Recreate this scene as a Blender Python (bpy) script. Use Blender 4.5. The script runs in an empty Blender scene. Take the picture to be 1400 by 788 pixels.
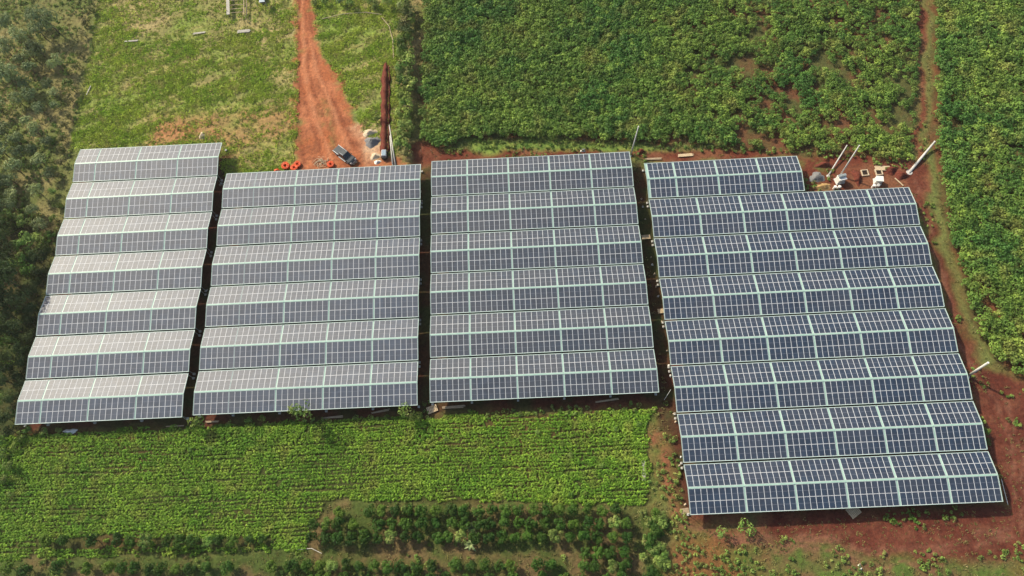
import bpy, math, random
import numpy as np
from mathutils import Matrix, Vector
R = math.radians
random.seed(7)
rng = np.random.default_rng(11)
scene = bpy.context.scene
C = scene.collection

# ------------------------------------------------------------------ camera
F_PX, PITCH, ROLL, YAW = 932.0, 1.1801521939, -0.0728246135, 0.0284690687
EAVE = 2.6
CAM_H = 118.776 + EAVE
def cam_axes():
    cp, sp = math.cos(PITCH), math.sin(PITCH)
    r = np.array([1, 0, 0.]); f = np.array([0, cp, -sp]); u = np.array([0, sp, cp])
    cy, sy = math.cos(YAW), math.sin(YAW)
    Z = np.array([[cy, -sy, 0], [sy, cy, 0], [0, 0, 1]])
    r, f, u = Z @ r, Z @ f, Z @ u
    c, s = math.cos(ROLL), math.sin(ROLL)
    return c*r + s*u, -s*r + c*u, f
AR, AU, AF = cam_axes()
cam = bpy.data.cameras.new('camera'); camo = bpy.data.objects.new('camera', cam); C.objects.link(camo)
cam.sensor_width = 36; cam.lens = 36*F_PX/1400; cam.clip_start = 1; cam.clip_end = 6000
camo.matrix_world = Matrix(((AR[0], AU[0], -AF[0], 0), (AR[1], AU[1], -AF[1], 0), (AR[2], AU[2], -AF[2], CAM_H), (0, 0, 0, 1)))
scene.camera = camo
scene.render.resolution_x = 1024; scene.render.resolution_y = 576

# ------------------------------------------------------------------ sky, sun, exposure
SUN_EL, SUN_AZ = R(38), R(-49)            # azimuth clockwise from +Y; the sun stands to the upper left
w = bpy.data.worlds.new('World'); scene.world = w; w.use_nodes = True
nt = w.node_tree; bg = nt.nodes['Background']
sky = nt.nodes.new('ShaderNodeTexSky'); sky.sky_type = 'NISHITA'; sky.sun_disc = False
sky.sun_elevation = SUN_EL; sky.sun_rotation = SUN_AZ; sky.dust_density = 3.0; sky.air_density = 1.3
nt.links.new(sky.outputs[0], bg.inputs[0]); bg.inputs[1].default_value = 0.13
sl = bpy.data.lights.new('sun', 'SUN'); sl.energy = 5.0; sl.angle = R(2.0); sl.color = (1, 0.89, 0.69)
so = bpy.data.objects.new('sun', sl); C.objects.link(so)
sd = Vector((math.sin(SUN_AZ)*math.cos(SUN_EL), math.cos(SUN_AZ)*math.cos(SUN_EL), math.sin(SUN_EL)))
so.rotation_euler = sd.to_track_quat('Z', 'Y').to_euler()
scene.view_settings.view_transform = 'Standard'; scene.view_settings.look = 'None'
scene.view_settings.exposure = 0.32; scene.view_settings.gamma = 1

# ------------------------------------------------------------------ helpers
def G(u, v, z=0.0):
    """where the ray through photo pixel (u, v) meets height z (metres)"""
    d = AF + AR*(u-700)/F_PX - AU*(v-394)/F_PX
    t = (z-CAM_H)/d[2]
    return np.array([d[0]*t, d[1]*t, z])
def gv(u, v, z=0.0): return Vector(G(u, v, z))

def hash2(ix, iy, seed):
    n = (ix*374761393 + iy*668265263 + seed*1274126177) & 0xffffffff
    n = ((n ^ (n >> 13))*1274126177) & 0xffffffff
    return ((n ^ (n >> 16)) & 0xffff)/65535.0
def vnoise(x, y, s, seed=0):
    x = np.asarray(x, float)/s; y = np.asarray(y, float)/s
    ix = np.floor(x).astype(np.int64); iy = np.floor(y).astype(np.int64)
    fx = x-ix; fy = y-iy; fx = fx*fx*(3-2*fx); fy = fy*fy*(3-2*fy)
    a = hash2(ix, iy, seed); b = hash2(ix+1, iy, seed); c = hash2(ix, iy+1, seed); d = hash2(ix+1, iy+1, seed)
    return (a*(1-fx)+b*fx)*(1-fy)+(c*(1-fx)+d*fx)*fy
def fbm(x, y, s, seed=0, o=4):
    t = 0; a = 1; n = 0
    for k in range(o): t = t+a*vnoise(x, y, s/2**k, seed+k*17); n += a; a *= .55
    return t/n
def sdist(poly, x, y):
    """signed distance to a polygon, positive inside"""
    p = np.array(poly); q = np.roll(p, -1, 0); d2 = np.full(x.shape, 1e18); ins = np.zeros(x.shape, bool)
    for (ax, ay), (bx, by) in zip(p, q):
        ex, ey = bx-ax, by-ay; wx, wy = x-ax, y-ay
        t = np.clip((wx*ex+wy*ey)/(ex*ex+ey*ey+1e-12), 0, 1)
        d2 = np.minimum(d2, (wx-ex*t)**2+(wy-ey*t)**2)
        cond = (ay > y) != (by > y)
        ins ^= cond & (x < ex*(y-ay)/(ey if abs(ey) > 1e-12 else 1e-12)+ax)
    return np.where(ins, 1, -1)*np.sqrt(d2)
def PX(pts, z=0): return [tuple(G(u, v, z)[:2]) for u, v in pts]

def tag(o, label=None, cat=None, group=None, kind=None):
    if label: o['label'] = label
    if cat: o['category'] = cat
    if group: o['group'] = group
    if kind: o['kind'] = kind
    return o
def link(name, me, parent=None, loc=None, rot=None, scl=None):
    o = bpy.data.objects.new(name, me); C.objects.link(o)
    if parent: o.parent = parent
    if loc is not None: o.location = loc
    if rot is not None: o.rotation_euler = rot
    if scl is not None: o.scale = scl if hasattr(scl, '__len__') else (scl,)*3
    return o
def empty(name, loc, rz=0.0, scl=1.0):
    o = link(name, None, None, loc, (0, 0, rz), scl); o.empty_display_size = .3; return o
def copy_tree(o, parent=None):
    c = o.copy(); C.objects.link(c); c.parent = parent
    for ch in list(o.children): copy_tree(ch, c)
    return c

class MB:
    """collects shapes; build() makes one mesh"""
    def __init__(s): s.v = []; s.f = []; s.m = []; s.mi = 0
    def add(s, vs, fs):
        b = len(s.v); s.v += [tuple(p) for p in vs]
        for f in fs: s.f.append(tuple(b+i for i in f)); s.m.append(s.mi)
        return s
    def box(s, c, d, rz=0, M=None):
        x, y, z = d[0]/2, d[1]/2, d[2]/2
        vs = [Vector((sx*x, sy*y, sz*z)) for sz in (-1, 1) for sy in (-1, 1) for sx in (-1, 1)]
        Q = (M or Matrix.Rotation(rz, 3, 'Z')); vs = [Q @ p+Vector(c) for p in vs]
        return s.add(vs, [(0, 2, 3, 1), (4, 5, 7, 6), (0, 1, 5, 4), (2, 6, 7, 3), (0, 4, 6, 2), (1, 3, 7, 5)])
    def bar(s, a, b, w, h):
        a, b = Vector(a), Vector(b); d = b-a
        q = d.to_track_quat('X', 'Z').to_matrix()
        return s.box((a+b)/2, (d.length, w, h), M=q)
    def tube(s, pts, rs, n=8, cap=True):
        base = len(s.v); pts = [Vector(p) for p in pts]
        if not hasattr(rs, '__len__'): rs = [rs]*len(pts)
        for i, p in enumerate(pts):
            t = (pts[min(i+1, len(pts)-1)]-pts[max(i-1, 0)]).normalized()
            q = t.to_track_quat('Z', 'Y')
            for k in range(n):
                a = 2*math.pi*k/n; s.v.append(tuple(p+q @ Vector((math.cos(a)*rs[i], math.sin(a)*rs[i], 0))))
        for i in range(len(pts)-1):
            for k in range(n):
                a = base+i*n+k; b = base+i*n+(k+1) % n
                s.f.append((a, b, b+n, a+n)); s.m.append(s.mi)
        if cap:
            s.f.append(tuple(base+k for k in reversed(range(n)))); s.m.append(s.mi)
            s.f.append(tuple(base+(len(pts)-1)*n+k for k in range(n))); s.m.append(s.mi)
        return s
    def prism(s, prof, y0, y1, M=None, inset=0.0):
        """profile in XZ, extruded along Y"""
        n = len(prof); vs = [Vector((x, y0, z)) for x, z in prof]+[Vector((x, y1, z)) for x, z in prof]
        fs = [tuple(range(n)), tuple(reversed(range(n, 2*n)))]+[(i, i+n, (i+1) % n+n, (i+1) % n) for i in range(n)]
        return s.add(vs, fs)
    def mesh(s, name, mats, smooth=False):
        me = bpy.data.meshes.new(name); me.from_pydata(s.v, [], s.f); me.update()
        for m in (mats if isinstance(mats, (list, tuple)) else [mats]): me.materials.append(m)
        me.polygons.foreach_set('material_index', s.m)
        if smooth: me.polygons.foreach_set('use_smooth', [True]*len(s.f))
        return me
    def build(s, name, mats, parent=None, loc=None, rot=None, smooth=False, bevel=0):
        o = link(name, s.mesh(name, mats, smooth), parent, loc, rot)
        if bevel:
            b = o.modifiers.new('bevel', 'BEVEL'); b.width = bevel; b.segments = 2; b.limit_method = 'ANGLE'
        return o
def np_mesh(name, V, F, mats, mi=None, smooth=False):
    """V (n,3), F (m,4) arrays"""
    me = bpy.data.meshes.new(name); V = np.asarray(V, np.float32); F = np.asarray(F, np.int32)
    me.vertices.add(len(V)); me.vertices.foreach_set('co', V.ravel())
    me.loops.add(F.size); me.loops.foreach_set('vertex_index', F.ravel())
    me.polygons.add(len(F)); me.polygons.foreach_set('loop_start', np.arange(len(F), dtype=np.int32)*F.shape[1])
    if mi is not None: me.polygons.foreach_set('material_index', np.asarray(mi, np.int32))
    me.polygons.foreach_set('use_smooth', np.full(len(F), smooth))
    for m in (mats if isinstance(mats, (list, tuple)) else [mats]): me.materials.append(m)
    me.update(calc_edges=True); me.validate(); return me

# ------------------------------------------------------------------ materials
def newmat(name):
    m = bpy.data.materials.new(name); m.use_nodes = True; nt = m.node_tree
    return m, nt, nt.nodes['Principled BSDF'], nt.nodes['Material Output']
def N(nt, t, **k):
    n = nt.nodes.new(t)
    for a, b in k.items(): setattr(n, a, b)
    return n
def noise_fac(nt, scale, detail=4, rough=.6, coord='pos'):
    if coord == 'pos': g = N(nt, 'ShaderNodeNewGeometry'); out = g.outputs['Position']
    else: g = N(nt, 'ShaderNodeTexCoord'); out = g.outputs['Object']
    n = N(nt, 'ShaderNodeTexNoise'); n.inputs['Scale'].default_value = scale
    n.inputs['Detail'].default_value = detail; n.inputs['Roughness'].default_value = rough
    nt.links.new(out, n.inputs['Vector']); return n.outputs['Fac']
def ramp(nt, fac, stops):
    r = N(nt, 'ShaderNodeValToRGB'); e = r.color_ramp.elements
    while len(e) < len(stops): e.new(.5)
    for i, (p, c) in enumerate(stops): e[i].position = p; e[i].color = (*c, 1)
    nt.links.new(fac, r.inputs[0]); return r.outputs[0]
def mixc(nt, fac, a, b, mode='MIX'):
    m = N(nt, 'ShaderNodeMix', data_type='RGBA', blend_type=mode)
    for sock, val in ((m.inputs[0], fac), (m.inputs[6], a), (m.inputs[7], b)):
        if hasattr(val, 'links') or isinstance(val, bpy.types.NodeSocket): nt.links.new(val, sock)
        elif isinstance(val, tuple): sock.default_value = (*val, 1)
        else: sock.default_value = val
    return m.outputs[2]
def mat_plain(name, c1, c2=None, scale=3, rough=.7, bump=0.0, metal=0, coord='obj', spec=.3):
    m, nt, p, o = newmat(name); c2 = c2 or tuple(x*.7 for x in c1)
    f = noise_fac(nt, scale, 5, .65, coord)
    nt.links.new(ramp(nt, f, [(.35, c1), (.65, c2)]), p.inputs['Base Color'])
    p.inputs['Roughness'].default_value = rough; p.inputs['Metallic'].default_value = metal
    p.inputs['Specular IOR Level'].default_value = spec
    if bump:
        b = N(nt, 'ShaderNodeBump'); b.inputs['Strength'].default_value = .8; b.inputs['Distance'].default_value = bump
        nt.links.new(noise_fac(nt, scale*3, 6, .7, coord), b.inputs['Height']); nt.links.new(b.outputs[0], p.inputs['Normal'])
    return m
def mat_leaf(name, lo, hi, yellow=None, field=.12, rand=.35, trans=.22):
    """leaf colour: per plant variation plus drifts of paler growth across the ground"""
    m, nt, p, o = newmat(name)
    f = noise_fac(nt, field, 3, .6)
    c = mixc(nt, ramp(nt, f, [(.38, (0, 0, 0)), (.62, (1, 1, 1))]), lo, hi)
    if yellow:
        f2 = noise_fac(nt, field*3.1, 2, .5)
        c = mixc(nt, ramp(nt, f2, [(.52, (0, 0, 0)), (.72, (.8, .8, .8))]), c, yellow)
    oi = N(nt, 'ShaderNodeObjectInfo')
    c = mixc(nt, ramp(nt, oi.outputs['Random'], [(.80, (0, 0, 0)), (1.0, (.55, .55, .55))]), c, tuple(1.25*x+.04*(i == 0) for i, x in enumerate(hi)))
    f3 = noise_fac(nt, 2.6, 3, .7)
    mr = N(nt, 'ShaderNodeMapRange'); nt.links.new(oi.outputs['Random'], mr.inputs[0])
    mr.inputs[3].default_value = 1-rand; mr.inputs[4].default_value = 1+rand
    mr2 = N(nt, 'ShaderNodeMapRange'); nt.links.new(f3, mr2.inputs[0])
    mr2.inputs[1].default_value = .3; mr2.inputs[2].default_value = .7; mr2.inputs[3].default_value = .7; mr2.inputs[4].default_value = 1.35
    mu = N(nt, 'ShaderNodeMath', operation='MULTIPLY'); nt.links.new(mr.outputs[0], mu.inputs[0]); nt.links.new(mr2.outputs[0], mu.inputs[1])
    sc = N(nt, 'ShaderNodeVectorMath', operation='SCALE'); nt.links.new(c, sc.inputs[0]); nt.links.new(mu.outputs[0], sc.inputs['Scale'])
    nt.links.new(sc.outputs[0], p.inputs['Base Color']); p.inputs['Roughness'].default_value = .55
    p.inputs['Specular IOR Level'].default_value = .25
    tr = N(nt, 'ShaderNodeBsdfTranslucent'); nt.links.new(sc.outputs[0], tr.inputs[0])
    mx = N(nt, 'ShaderNodeMixShader'); mx.inputs[0].default_value = trans
    nt.links.new(p.outputs[0], mx.inputs[1]); nt.links.new(tr.outputs[0], mx.inputs[2]); nt.links.new(mx.outputs[0], o.inputs[0])
    return m
M = {}
M['cassava'] = mat_leaf('cassava_leaf', (.070, .178, .034), (.165, .262, .045), (.27, .29, .07), .07)
M['bean'] = mat_leaf('bean_leaf', (.125, .275, .024), (.200, .335, .036), (.27, .31, .06), .10)
M['coffee'] = mat_leaf('bush_leaf', (.026, .082, .010), (.056, .125, .014), None, .3)
M['lime'] = mat_leaf('lime_leaf', (.12, .20, .03), (.19, .25, .05), None, .3)
M['scrub'] = mat_leaf('scrub_leaf', (.15, .215, .095), (.24, .29, .12), None, .15)
M['hedge'] = mat_leaf('hedge_leaf', (.10, .21, .035), (.20, .28, .065), (.30, .29, .10), .15)
M['yellow'] = mat_leaf('yellow_leaf', (.17, .18, .05), (.24, .22, .09), None, .3)
M['dark'] = mat_leaf('dark_leaf', (.040, .080, .026), (.070, .110, .035), None, .2)
M['grass'] = mat_leaf('grass_blade', (.25, .39, .040), (.34, .42, .06), (.42, .38, .14), .11, .3, .3)
M['drygrass'] = mat_leaf('dry_grass_blade', (.25, .22, .085), (.15, .175, .05), (.34, .27, .14), .2, .3, .3)
M['bark'] = mat_plain('bark', (.12, .09, .06), (.2, .16, .11), 6, .9, .02)
M['alu'] = mat_plain('panel_frame_metal', (.56, .58, .61), (.47, .49, .53), 2, .55, 0, 0)
M['mint'] = mat_plain('mint_roof_sheet', (.25, .40, .35), (.32, .46, .40), .8, .45, 0, 0)
M['steel'] = mat_plain('galvanised_steel', (.42, .46, .45), (.3, .34, .34), 3, .45, 0, .5)
M['concrete'] = mat_plain('pole_concrete', (.52, .51, .48), (.42, .41, .38), 2, .8, .005)
M['white'] = mat_plain('white_paint', (.78, .77, .73), (.62, .6, .55), 2.5, .5)
M['wood'] = mat_plain('weathered_wood', (.42, .33, .22), (.28, .21, .14), 5, .85, .01)
M['palewood'] = mat_plain('pale_timber', (.55, .44, .29), (.42, .32, .2), 4, .85, .01)
M['greywood'] = mat_plain('grey_planks', (.42, .4, .36), (.3, .28, .25), 4, .85, .01)
M['orange'] = mat_plain('orange_conduit', (.80, .13, .035), (.66, .10, .03), 5, .45)
M['gravel'] = mat_plain('grey_gravel', (.22, .22, .22), (.12, .12, .125), 9, .95, .05)
M['sand'] = mat_plain('pale_sand', (.55, .46, .34), (.42, .33, .22), 4, .95, .04)
M['tansand'] = mat_plain('tan_sand', (.42, .28, .12), (.30, .19, .08), 4, .95, .04)
M['redsoil'] = mat_plain('red_soil', (.15, .036, .02), (.085, .022, .014), 2.5, .95, .08)
M['black'] = mat_plain('black_rubber', (.02, .02, .02), (.03, .03, .03), 5, .7)
M['carpaint'] = mat_plain('slate_car_paint', (.022, .032, .040), (.026, .037, .045), 1, .38, 0, 0, spec=.5)
M['carglass'] = mat_plain('dark_window_glass', (.012, .016, .02), (.015, .02, .024), 1, .06, 0, 0, spec=.6)
M['bluegrey'] = mat_plain('blue_grey_sheet', (.28, .36, .42), (.2, .27, .33), 3, .5)
M['lamp'] = mat_plain('lamp_glass', (.7, .7, .68), (.6, .6, .58), 3, .15)
M['redlamp'] = mat_plain('tail_lamp_glass', (.35, .02, .02), (.3, .02, .02), 3, .2)
M['pit'] = mat_plain('pit_shade_dark', (.03, .018, .012), (.02, .012, .01), 3, .95)
M['hay'] = mat_plain('dry_twigs', (.5, .42, .3), (.36, .28, .18), 6, .9, .01)

def mat_panel(name, c1, c2, dust):
    """dark cells under a dust-marked glass face"""
    m, nt, p, o = newmat(name)
    oi = N(nt, 'ShaderNodeObjectInfo')
    c = mixc(nt, oi.outputs['Random'], c1, c2)
    v = noise_fac(nt, .8, 1, .5)
    c = mixc(nt, ramp(nt, v, [(.35, (0, 0, 0)), (.65, (.7, .7, .7))]), c, tuple(x*1.5 for x in c2))
    f = noise_fac(nt, .16, 6, .68)
    d = ramp(nt, f, [(.42, (0, 0, 0)), (.72, (1, 1, 1))])
    c = mixc(nt, d, c, tuple(.86*x+.14*dust[i] for i, x in enumerate(c2)))
    nt.links.new(c, p.inputs['Base Color'])
    mr = N(nt, 'ShaderNodeMapRange'); nt.links.new(f, mr.inputs[0]); mr.inputs[3].default_value = .50; mr.inputs[4].default_value = .60
    nt.links.new(mr.outputs[0], p.inputs['Roughness'])
    p.inputs['Specular IOR Level'].default_value = .66
    return m
M['cell'] = mat_panel('glare_pale_solar_glass', (.022, .034, .058), (.029, .043, .069), (.2, .19, .19))  # left blocks: sun glare mixed into the cell colour as a paler tint
M['cell_mid'] = mat_panel('glare_mid_solar_glass', (.015, .025, .042), (.020, .031, .050), (.18, .16, .16))  # third block: weaker glare mixed into the colour
M['cell_blue'] = mat_panel('glareless_blue_solar_glass', (.009, .019, .040), (.012, .025, .048), (.15, .14, .16))  # right block: no glare in the colour; also the bluer panels in block B

# ------------------------------------------------------------------ ground
BL = {  # array blocks: left x, right x, panels per bay, [(back, ridge, front)] measured at eave height
 'A': (-90.64, -60.81, (4, 8, 8, 8), [(84.87, 80.92, 76.90), (76.67, 72.61, 68.52), (68.30, 64.30, 60.29), (60.07, 56.03, 51.98), (51.76, 47.77, 43.67), (43.45, 39.45, 35.36), (35.14, 31.19, 27.07)]),
 'B': (-58.87, -18.97, (6, 8, 8, 8, 8), [(77.22, 73.16, 69.11), (68.86, 64.80, 60.74), (60.48, 56.40, 52.22), (52.00, 48.05, 43.91), (43.68, 39.77, 35.61), (35.40, 31.36, 27.32)]),
 'C': (-16.71, 23.70, (7, 8, 8, 8, 8), [(77.79, 73.65, 69.60), (69.38, 65.43, 61.14), (60.90, 56.96, 52.76), (52.55, 48.52, 44.33), (44.10, 40.10, 35.96), (35.72, 31.79, 27.70)]),
 'D': (26.41, 77.50, (9, 8, 8, 8, 8, 8), [(74.86, 70.77, 66.72), (66.46, 62.35, 58.10), (57.85, 53.78, 49.65), (49.42, 45.35, 41.18), (40.95, 36.86, 32.57), (32.35, 28.35, 24.01), (23.78, 19.71, 15.44), (15.20, 11.27, 7.01)]),
}
RH = 0.70
ROAD = PX([(400, -60), (400, 0), (403, 60), (403, 110), (404, 150), (408, 185), (402, 215), (398, 236), (470, 250), (560, 245), (552, 225), (528, 215), (520, 190), (500, 182), (487, 160), (470, 120), (449, 84), (434, 52), (427, 0), (424, -60)])
RED_TOP = PX([(556, 200), (575, 196), (610, 206), (700, 204), (800, 202), (900, 204), (1000, 205), (1060, 205), (1130, 212), (1240, 222), (1270, 235), (1275, 262), (1200, 268), (1100, 268), (1090, 215), (900, 225), (860, 214), (700, 222), (590, 230), (560, 240)])
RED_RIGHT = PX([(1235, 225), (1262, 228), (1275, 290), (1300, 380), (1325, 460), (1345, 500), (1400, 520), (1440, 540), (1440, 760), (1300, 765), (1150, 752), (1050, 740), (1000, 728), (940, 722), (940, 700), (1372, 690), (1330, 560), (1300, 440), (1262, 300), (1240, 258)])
RED_PATH = PX([(1255, -50), (1269, -50), (1266, 100), (1264, 235), (1252, 235), (1254, 100)])
BEAN = PX([(-60, 600), (20, 592), (120, 590), (264, 582), (480, 572), (600, 568), (800, 562), (905, 558), (886, 580), (884, 690), (700, 690), (540, 684), (450, 690), (424, 714), (420, 752), (200, 760), (0, 768), (-60, 770)])
PLANT = PX([(-60, 768), (0, 766), (200, 762), (418, 750), (428, 705), (455, 690), (540, 685), (700, 690), (900, 692), (915, 740), (915, 860), (-60, 860)])
PATH_C = PX([(886, 560), (925, 556), (940, 700), (960, 760), (940, 860), (912, 860), (912, 690), (884, 690)])
SCRUB = PX([(-150, -80), (150, -80), (128, 60), (112, 140), (98, 205), (80, 320), (50, 460), (18, 590), (10, 680), (-10, 760), (-150, 800)])
MEADOW = PX([(148, -80), (402, -80), (404, 150), (400, 236), (310, 240), (300, 196), (100, 205), (112, 140), (130, 60)])
MEADOW2 = PX([(428, -80), (560, -80), (556, 20), (545, 100), (538, 215), (520, 200), (500, 180), (470, 118), (432, 52)])
DRY1 = PX([(210, 165), (300, 150), (405, 145), (404, 232), (310, 236), (302, 196), (200, 200)])
DRY2 = PX([(140, -60), (400, -60), (402, 55), (330, 60), (250, 62), (150, 50)])
CASS1 = PX([(581, -70), (580, 0), (577, 100), (574, 185), (582, 200), (605, 204), (640, 192), (760, 190), (900, 197), (1060, 207), (1180, 216), (1246, 224), (1254, 100), (1254, -70)])
CASS2 = PX([(1274, -70), (1273, 100), (1272, 200), (1286, 260), (1292, 310), (1312, 395), (1335, 462), (1362, 500), (1400, 520), (1470, 535), (1560, 540), (1640, -70)])
HEDGEG = PX([(545, -60), (580, -60), (577, 100), (574, 190), (560, 225), (540, 225), (545, 100)])
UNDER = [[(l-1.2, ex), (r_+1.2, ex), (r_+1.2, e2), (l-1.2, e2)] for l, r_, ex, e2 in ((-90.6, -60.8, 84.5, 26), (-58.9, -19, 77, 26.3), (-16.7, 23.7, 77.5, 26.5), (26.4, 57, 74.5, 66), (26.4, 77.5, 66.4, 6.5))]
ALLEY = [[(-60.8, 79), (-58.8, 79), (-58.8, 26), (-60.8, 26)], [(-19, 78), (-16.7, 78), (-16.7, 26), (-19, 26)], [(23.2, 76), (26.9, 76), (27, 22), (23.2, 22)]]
FRONT = PX([(262, 566), (570, 554), (900, 540), (926, 548), (925, 560), (800, 562), (600, 568), (380, 578), (264, 582)])

X0, X1, Y0, Y1, ST = -150, 150, -32, 178, 0.42
nx, ny = int((X1-X0)/ST)+1, int((Y1-Y0)/ST)+1
gx, gy = np.meshgrid(np.linspace(X0, X1, nx), np.linspace(Y0, Y1, ny)); gx = gx.ravel(); gy = gy.ravel()
wx = gx+2.2*(fbm(gx, gy, 5, 3)-.5)*2; wy = gy+2.2*(fbm(gx, gy, 5, 9)-.5)*2
n1 = fbm(gx, gy, 14, 21); n2 = fbm(gx, gy, 4, 31); n3 = fbm(gx, gy, 1.6, 41)
def mask(poly, soft=1.0, warp=True):
    d = sdist(poly, wx if warp else gx, wy if warp else gy)
    t = np.clip(d/(2*soft)+.5, 0, 1); return t*t*(3-2*t)
col = np.empty((len(gx), 3)); col[:] = (.125, .150, .045)
def lay(m, c, c2=None, nn=None, k=1.0):
    global col
    c = np.array(c)[None, :]*np.ones((len(gx), 1))
    if c2 is not None:
        t = np.clip(((n2 if nn is None else nn)-.5)*4+.5, 0, 1)[:, None]; c = c*(1-t)+np.array(c2)[None, :]*t
    m = (m*k)[:, None]; col = col*(1-m)+c*m
mk = {}
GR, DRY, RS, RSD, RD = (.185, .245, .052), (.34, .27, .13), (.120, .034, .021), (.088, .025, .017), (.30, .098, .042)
lay(mask(SCRUB, 2), (.20, .175, .075), (.115, .135, .042))
lay(mask(PX([(-80, 285), (75, 300), (70, 400), (30, 580), (5, 620), (-80, 620)]), 2), (.07, .06, .028), (.05, .065, .022), n2)  # tree shade along the left edge painted into the ground colour
mk['meadow'] = np.maximum(mask(MEADOW, 1), mask(MEADOW2, 1))
lay(mk['meadow'], GR, (.20, .19, .07), n2)
lay(mk['meadow']*np.clip((fbm(gx+gy*.4, gy*2.4-gx*.8, 7, 55)-.5)*6, 0, 1), (.33, .27, .11), None, None, .6)
lay(mask(DRY2, 5)*np.clip((n1-.38)*5, 0, 1), DRY, (.2, .18, .07), n3, .8)
lay(mask(DRY1, 3)*np.clip((n1-.25)*4, 0, 1), (.30, .19, .085), (.34, .15, .07), n2, .85)
lay(mask(HEDGEG, 1.5), (.26, .20, .09), (.12, .13, .04))
lay(mask(CASS1, 1), (.12, .055, .030), (.075, .080, .028))
lay(mask(CASS2, 1), (.14, .058, .03), (.09, .07, .028))
mk['bean'] = mask(BEAN, .8)
lay(mk['bean'], (.050, .060, .018), (.085, .060, .024), n1)
mk['plant'] = mask(PLANT, 1.2)
lay(mk['plant'], (.125, .090, .042), (.060, .085, .022), n2)
lay(mask(PATH_C, 1.5), (.095, .12, .03), (.20, .085, .045), n2)
lay(mask(FRONT, 1.2), (.11, .045, .025), (.07, .06, .025), n2)
low = PX([(915, 740), (960, 715), (1150, 745), (1440, 760), (1440, 880), (915, 880)])
lay(mask(low, 2.5), (.13, .085, .04), (.075, .115, .026), n2)
lay(mask(low, 2.5)*np.clip((n1-.5)*6, 0, 1), (.20, .07, .035), None, None, .7)
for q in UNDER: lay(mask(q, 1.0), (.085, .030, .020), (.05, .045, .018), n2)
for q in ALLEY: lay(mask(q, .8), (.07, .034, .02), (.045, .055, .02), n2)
mk['red'] = np.maximum(mask(RED_TOP, .8), mask(RED_PATH, .8))
lay(mk['red'], RS, (.165, .07, .038), n2)
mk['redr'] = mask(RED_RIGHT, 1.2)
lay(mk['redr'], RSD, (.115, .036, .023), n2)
lay(mk['redr']*np.clip((n1-.52)*6, 0, 1)*(gy < 22), (.13, .13, .05), (.17, .10, .05), n3, .8)
lay(mk['redr']*np.clip((n3-.5)*5, 0, 1), (.15, .060, .035), None, None, .6)
for q in ((1000, 735, 1150, 745, 1300, 742, 1380, 722, 1420, 660), (1000, 742, 1150, 752, 1300, 750, 1390, 728, 1430, 665), (1345, 520, 1375, 560, 1392, 610, 1400, 680), (1335, 520, 1365, 562, 1381, 612, 1386, 680), (1252, 250, 1290, 380, 1320, 480, 1350, 540), (940, 725, 1050, 752, 1180, 770, 1300, 768)):
    pp = PX(list(zip(q[::2], q[1::2]))); dd = np.full(len(gx), 1e9)
    for (ax, ay), (bx, by) in zip(pp[:-1], pp[1:]):
        t_ = np.clip(((wx-ax)*(bx-ax)+(wy-ay)*(by-ay))/((bx-ax)**2+(by-ay)**2), 0, 1); dd = np.minimum(dd, np.hypot(wx-ax-t_*(bx-ax), wy-ay-t_*(by-ay)))
    lay(np.clip(1-dd/.55, 0, 1)*np.clip(n3*3-.7, 0, 1), (.19, .085, .055), None, None, .8)
lay(mask(PX([(640, 194), (880, 196), (900, 204), (760, 204), (650, 207)]), 1), (.10, .17, .035), GR, n3)
lay(mask(PX([(1090, 215), (1125, 214), (1130, 232), (1105, 258)]), 1.5), (.10, .12, .035), RS, n3)
er = mask(ROAD, 3.6); mk['road'] = np.clip((er-.5+(n3-.5)*1.0)*2.6+.5, 0, 1)*np.clip(er*4, 0, 1)
lay(mk['road'], RD, (.37, .14, .068), n2)
lay(mk['road']*mask(PX([(438, 135), (452, 140), (466, 200), (452, 205), (440, 170)]), 1.5)*np.clip((n3-.4)*6, 0, 1), (.14, .14, .045), None, None, .8)
lay(mk['road']*np.clip((n3-.52)*7, 0, 1), (.22, .08, .04), None, None, .8)
def trackline(q, wd, c, k=.8):
    pp = PX(list(zip(q[::2], q[1::2]))); dd = np.full(len(gx), 1e9)
    sx, sy = gx+(wx-gx)*.35, gy+(wy-gy)*.35
    for (ax, ay), (bx, by) in zip(pp[:-1], pp[1:]):
        t_ = np.clip(((sx-ax)*(bx-ax)+(sy-ay)*(by-ay))/((bx-ax)**2+(by-ay)**2), 0, 1); dd = np.minimum(dd, np.hypot(sx-ax-t_*(bx-ax), sy-ay-t_*(by-ay)))
    m_ = np.clip(1.2-dd/wd, 0, 1)*np.clip(n3*2.6-.5, .2, 1); lay(m_, c, None, None, k); return m_
rut = 0
for q in ((407, -50, 409, 60, 413, 120, 425, 165, 440, 220), (416, -50, 419, 60, 428, 120, 446, 165, 470, 215), (421, -50, 427, 60, 440, 105, 462, 150, 486, 205), (410, 100, 408, 160, 415, 225), (452, 130, 474, 170, 500, 215)):
    rut = np.maximum(rut, trackline(q, .42, (.19, .06, .03)))
for q in ((412, -50, 414, 60, 420, 120, 433, 165, 452, 220), (424, 60, 436, 105, 456, 150, 478, 205)): trackline(q, .5, (.44, .19, .10), .7)
lay(mask(PX([(483, 176), (492, 170), (518, 180), (524, 215), (505, 222), (496, 205)]), 1.3), (.48, .34, .22), (.40, .22, .13), n3, .85)
hz = (n2-.5)*.35+(n3-.5)*.22
for k in ('road', 'red'): hz = hz*(1-.6*mk[k])
hz = np.where((gx > 26) & (gx < 78) & (gy > 6) & (gy < 76), hz*.5, hz)
hz -= rut*.12
V = np.stack([gx, gy, hz], 1)
ii = (np.arange(ny-1)[:, None]*nx+np.arange(nx-1)[None, :]).ravel()
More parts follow.
